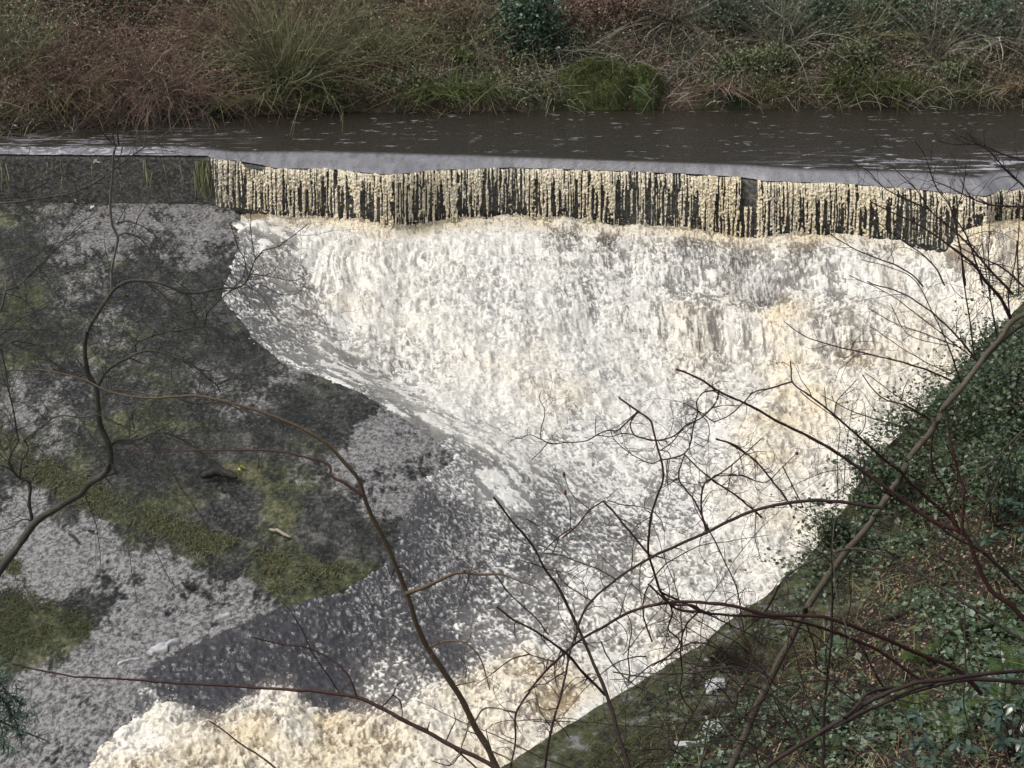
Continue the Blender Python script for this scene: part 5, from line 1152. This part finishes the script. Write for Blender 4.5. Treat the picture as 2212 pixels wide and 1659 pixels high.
stick('dark curled stick caught at the edge of the dark pool', [(846,1252),(850,1238),(862,1230),(880,1240),(884,1262)], .03, B_DRIFT, 7)
M_YEL = varmat('yellow_leaf', G((.35, .36, .06), (.45, .45, .10)), .5); M_ORG = varmat('orange_leaf', G((.40, .20, .10), (.55, .35, .25)), .6); M_WHL = varmat('pale_leaf', G((.5, .52, .42), (.6, .62, .5)), .6)
for i, (px, py, sz, mm, lb, up) in enumerate([(517,1014,.22,M_YEL,'single yellow-green leaf lying on the dark moss',.06), (160,430,.22,M_ORG,'orange scrap caught at the foot of the weir wall',.08), (212,482,.16,M_ORG,'small pinkish leaf on the upper apron',.06), (201,352,.2,M_WHL,'pale leaf stuck on the bare weir wall',.0), (276,640,.12,M_YEL,'tiny yellow leaf on the upper apron',.05), (195,455,.2,M_WHL,'pale scrap below the orange one',.06)]):
    c = on_apron(np.array([float(px)]), np.array([float(py)]))[0] + np.array([0, 0, up])
    if py < 436: c = at_y(np.array([px]), np.array([py]), np.array([float(Yt(np.array([-13.]))[0]) - .45]))[0]
    V, F, A = leaves(np.zeros((3, 3)), sz, .5, .7, .3, 830 + i); tag(link('fallen_leaf', mkmesh('fallen_leaf', V, F, {'var': A}, False), mm, None, tuple(c)), lb, 'leaf')
# white foam rafts on the pool edge and behind the ledge
M_FOAM = mat('foam_raft', .6)[0]; M_FOAM.node_tree.nodes['Principled BSDF'].inputs['Base Color'].default_value = (.42, .42, .42, 1)
def raft(label, outline, fz, seed, hgt=.05):
    p = np.array(outline, float); c = p.mean(0); u = np.linspace(0, 2 * math.pi, 41)[:-1]
    n = len(p); t = np.linspace(0, n, 41)[:-1]; i = t.astype(int); f = (t - i)[:, None]; rim = p[i % n] * (1 - f) + p[(i + 1) % n] * f
    rings = []
    for k_, q in enumerate((1.0, .93, .75, .5, .25, .05)):
        w_ = c + (rim - c) * q * (1 + .12 * (vn(u * 3, u * 0 + q * 4, seed) - .5)[:, None]); P = fz(w_[:, 0], w_[:, 1])
        P[:, 2] += hgt * (1 - q ** 4) * (.2 + 1.4 * vn(P[:, 0] * 14, P[:, 1] * 14, seed)) + (.01 if q < 1 else -.03); rings.append(P)
    V = np.concatenate(rings); a = np.arange(5)[:, None] * 40 + np.arange(40)[None]; b2 = np.arange(5)[:, None] * 40 + (np.arange(40)[None] + 1) % 40
    F = np.stack([a, b2, b2 + 40, a + 40], -1).reshape(-1, 4); o0 = V.mean(0)
    tag(link('foam', mkmesh('foam', V - o0, F), M_FOAM, None, tuple(o0)), label, 'foam', kind='stuff')
q4 = lambda L: [tuple(x) for x in PX(('q4', L))]; r6 = lambda L: [tuple(x) for x in PX(('r6', L))]
raft('largest white foam raft at the edge of the dark pool', q4([(770,850),(800,832),(850,820),(930,800),(920,822),(862,840),(860,860),(800,866)]), on_apron, 1)
raft('small white foam raft just below the largest one', q4([(750,872),(780,862),(800,874),(780,884)]), on_apron, 2)
raft('thin string of white foam at the lower pool edge', q4([(600,925),(650,908),(720,900),(725,908),(660,918),(600,938)]), on_apron, 3, .03)
raft('white foam fleck higher up at the pool edge', q4([(1115,690),(1140,680),(1190,675),(1180,688),(1140,694)]), on_apron, 4)
bk = lambda x, y: on_bank(x, y, .02)
raft('bright foam patch lying on the ledge below the dark hollow', r6([(540,1215),(580,1250),(650,1290),(720,1370),(640,1400),(560,1430),(530,1340),(560,1270)]), bk, 5, .025)
raft('thin foam film running along the ledge at the bottom', r6([(300,1450),(420,1470),(560,1440),(640,1420),(560,1460),(430,1490),(330,1480)]), bk, 6, .015)
raft('upper foam patch on the ledge beside the dark hollow', r6([(560,960),(640,940),(740,950),(720,1010),(730,1090),(650,1100),(560,1060)]), bk, 7, .02)

# ------------------------------------------------------------------ ferns and rhododendron in the near right
def frond_mesh(L, seed, n=22, wd=.13):
    """one fern frond: rachis and paired leaflets, arching along +Y"""
    r = np.random.default_rng(seed); t = np.linspace(0, 1, n); c = np.stack([.06 * L * np.sin(t * 2), L * t * (1 - .12 * t), L * (.35 * t - .55 * t * t)], 1)
    V, F, A = tubes(c[None], (.004 * (1.1 - t))[None], 4); parts_ = [(V, F, A * 0 + .8)]
    Vs, Fs, k = [], [], 0
    for i in range(2, n - 1):
        w_ = wd * L / .6 * math.sin(math.pi * min(1, (i / n) ** .7)) ** .8 + .01; T = c[i + 1] - c[i]; T /= np.linalg.norm(T); h_ = .55 * L / n
        for sd_ in (-1, 1):
            d_ = np.array([sd_, .35, -.12 - .1 * r.random()]); d_ /= np.linalg.norm(d_); b_ = c[i]
            Vs += [b_ - T * h_ * .6, b_ + T * h_ * .6, b_ + d_ * w_ * .6 + T * h_ * .7, b_ + d_ * w_ + T * h_ * .1, b_ + d_ * w_ * .6 - T * h_ * .5]
            Fs += [(k, k + 1, k + 2), (k, k + 2, k + 4), (k + 4, k + 2, k + 3)]; k += 5
    parts_.append((np.array(Vs), np.array(Fs), r.random(k) * .4 + .4 * 0 + .3))
    V, F, A = join(parts_); return mkmesh('frond', V, F, {'var': A}, False)
FR = [frond_mesh(.62, 840 + i) for i in range(3)]
M_FERN2 = varmat('fern_near', G((.025, .05, .008), (.06, .11, .02), (.12, .19, .05)), .5, .4, trans=.25)
for me in FR: me.materials.append(M_FERN2)
def near_fern(label, px, py, dy, n, scale, seed, tilt=0):
    c = on_bank(np.array([float(px)]), np.array([float(py)]))[0]; r0 = tag(empty('fern', tuple(c)), label, 'fern'); r = np.random.default_rng(seed)
    for i in range(n):
        o = D.objects.new('frond', FR[i % 3]); COL.objects.link(o); o.parent = r0; a = i / n * 6.283 + r.random() * .6
        o.rotation_euler = (.5 + r.random() * .5, r.normal() * .25, a); s_ = scale * (.7 + .5 * r.random()); o.scale = (s_, s_, s_)
for i, (px, py, n, s_, lb) in enumerate([(2165,1375,9,1.0,'bright green fern below the right edge stems'), (2200,1480,8,1.1,'fern at the right edge beside the fallen stems'), (1985,1430,7,.8,'fern just above the bundle of fallen stems'),
    (2165,1530,8,1.0,'fern under the fallen stems near the right edge'), (1975,1545,8,.9,'dull green fern below the middle of the fallen stems'), (2060,1600,7,.9,'fern left of the rhododendron leaves in the corner'), (1720,1480,6,.6,'small fern on the ledge left of the leaning trunk'), (1770,1620,7,.8,'yellowish fern at the bottom beside the leaning trunk')]):
    near_fern(lb, px, py, 0, n, s_, 850 + i)
def leaf_mesh(L, W, seed):
    t = np.linspace(0, 1, 9); w_ = W * np.sin(np.pi * t ** .85) ** .8; V = []
    for i, (a, b_) in enumerate(zip(t, w_)): V += [(-b_, a * L, .12 * W - .25 * L * a * a), (0, a * L, -.25 * L * a * a), (b_, a * L, .12 * W - .25 * L * a * a)]
    F = [(i * 3 + j, i * 3 + j + 1, i * 3 + j + 4, i * 3 + j + 3) for i in range(8) for j in (0, 1)]
    return mkmesh('leaf', np.array(V), np.array(F), {'var': np.full(27, .2 + .5 * (seed % 3) / 2)})
M_RHO = varmat('rhododendron_leaf', G((.015, .035, .022), (.035, .07, .045), (.08, .13, .09)), .28, .7)
LM = [leaf_mesh(.15, .026, i) for i in range(3)]; LI = [leaf_mesh(.07, .026, i) for i in range(3)]
for me in LM: me.materials.append(M_RHO)
for me in LI: me.materials.append(M_IVY)
def rosette_bush(name, label, cat, px, py, dz, n_ros, spread, meshes, seed, per=9, sc_=1.0):
    c = on_bank(np.array([float(px)]), np.array([float(py)]))[0]; r0 = tag(empty(name, tuple(c)), label, cat); r = np.random.default_rng(seed)
    for q in range(n_ros):
        o_ = np.array([r.normal() * spread, r.normal() * spread, abs(r.normal()) * dz + .1])
        C = np.linspace(0, 1, 6)[:, None] * o_[None]; C[1:-1] += r.normal(size=(4, 3)) * .03
        link('stem', mkmesh('stem', *tubes(C[None], np.full((1, 6), .006), 5)[:2]), B_DARK, r0)
        for i in range(per):
            o = D.objects.new('leaf', meshes[(q + i) % 3]); COL.objects.link(o); o.parent = r0; o.location = tuple(o_ + r.normal(size=3) * .01)
            o.rotation_euler = (.35 - r.random() * .9, r.normal() * .3, i / per * 6.283 + r.random() * .5); s_ = sc_ * (.7 + .6 * r.random()); o.scale = (s_, s_, s_)
rosette_bush('rhododendron', 'rhododendron with long blue-green leaves in the bottom right corner', 'rhododendron', 2185, 1640, .45, 26, .38, LM, 870)
rosette_bush('rhododendron', 'smaller rhododendron spray at the bottom, left of the corner one', 'rhododendron', 2020, 1670, .3, 10, .25, LM, 871)
rosette_bush('rhododendron', 'shiny rhododendron clump at the right edge above the ferns', 'rhododendron', 2195, 1170, .4, 16, .4, LM, 872, sc_=1.0)
rosette_bush('ivy_bush', 'ivy shoot with round leaves over the water left of the trunk', 'ivy bush', 1850, 1090, .5, 16, .3, LI, 873, 7, 1.5)
rosette_bush('ivy_bush', 'ivy shoot hanging at the lip of the mossy ledge', 'ivy bush', 1790, 1180, .4, 12, .25, LI, 874, 7, 1.4)

# shared phrases for repeats
GR = dict(twiggy_shrub='twiggy leafless shrubs on the far bank', bramble_bush='red-brown thickets on the far bank', willow_shrub='leafless olive shrubs on the far bank', rhododendron='rhododendrons on the banks', dead_bracken='dead bracken patches on the far bank',
          evergreen_bush='evergreen bushes on the far bank', bank_tree='tree trunks high on the far bank', mossy_mound='mossy mounds at the far waterline', fern='ferns on the banks', sedge_tussock='sedge tussocks on the far waterline',
          dead_branch='pale dead branches on the far bank', ivy_bush='ivy bushes on the right bank', bare_sapling='bare saplings in front of the river', bare_shrub='bare shrubs on the right', conifer_sprig='evergreen sprigs at the left edge',
          stick='sticks washed onto the apron', fallen_leaf='stray leaves on the weir')
for o in list(sc.objects):
    g = GR.get(o.name.split('.')[0])
    if g and o.parent is None and 'category' in o: o['group'] = g
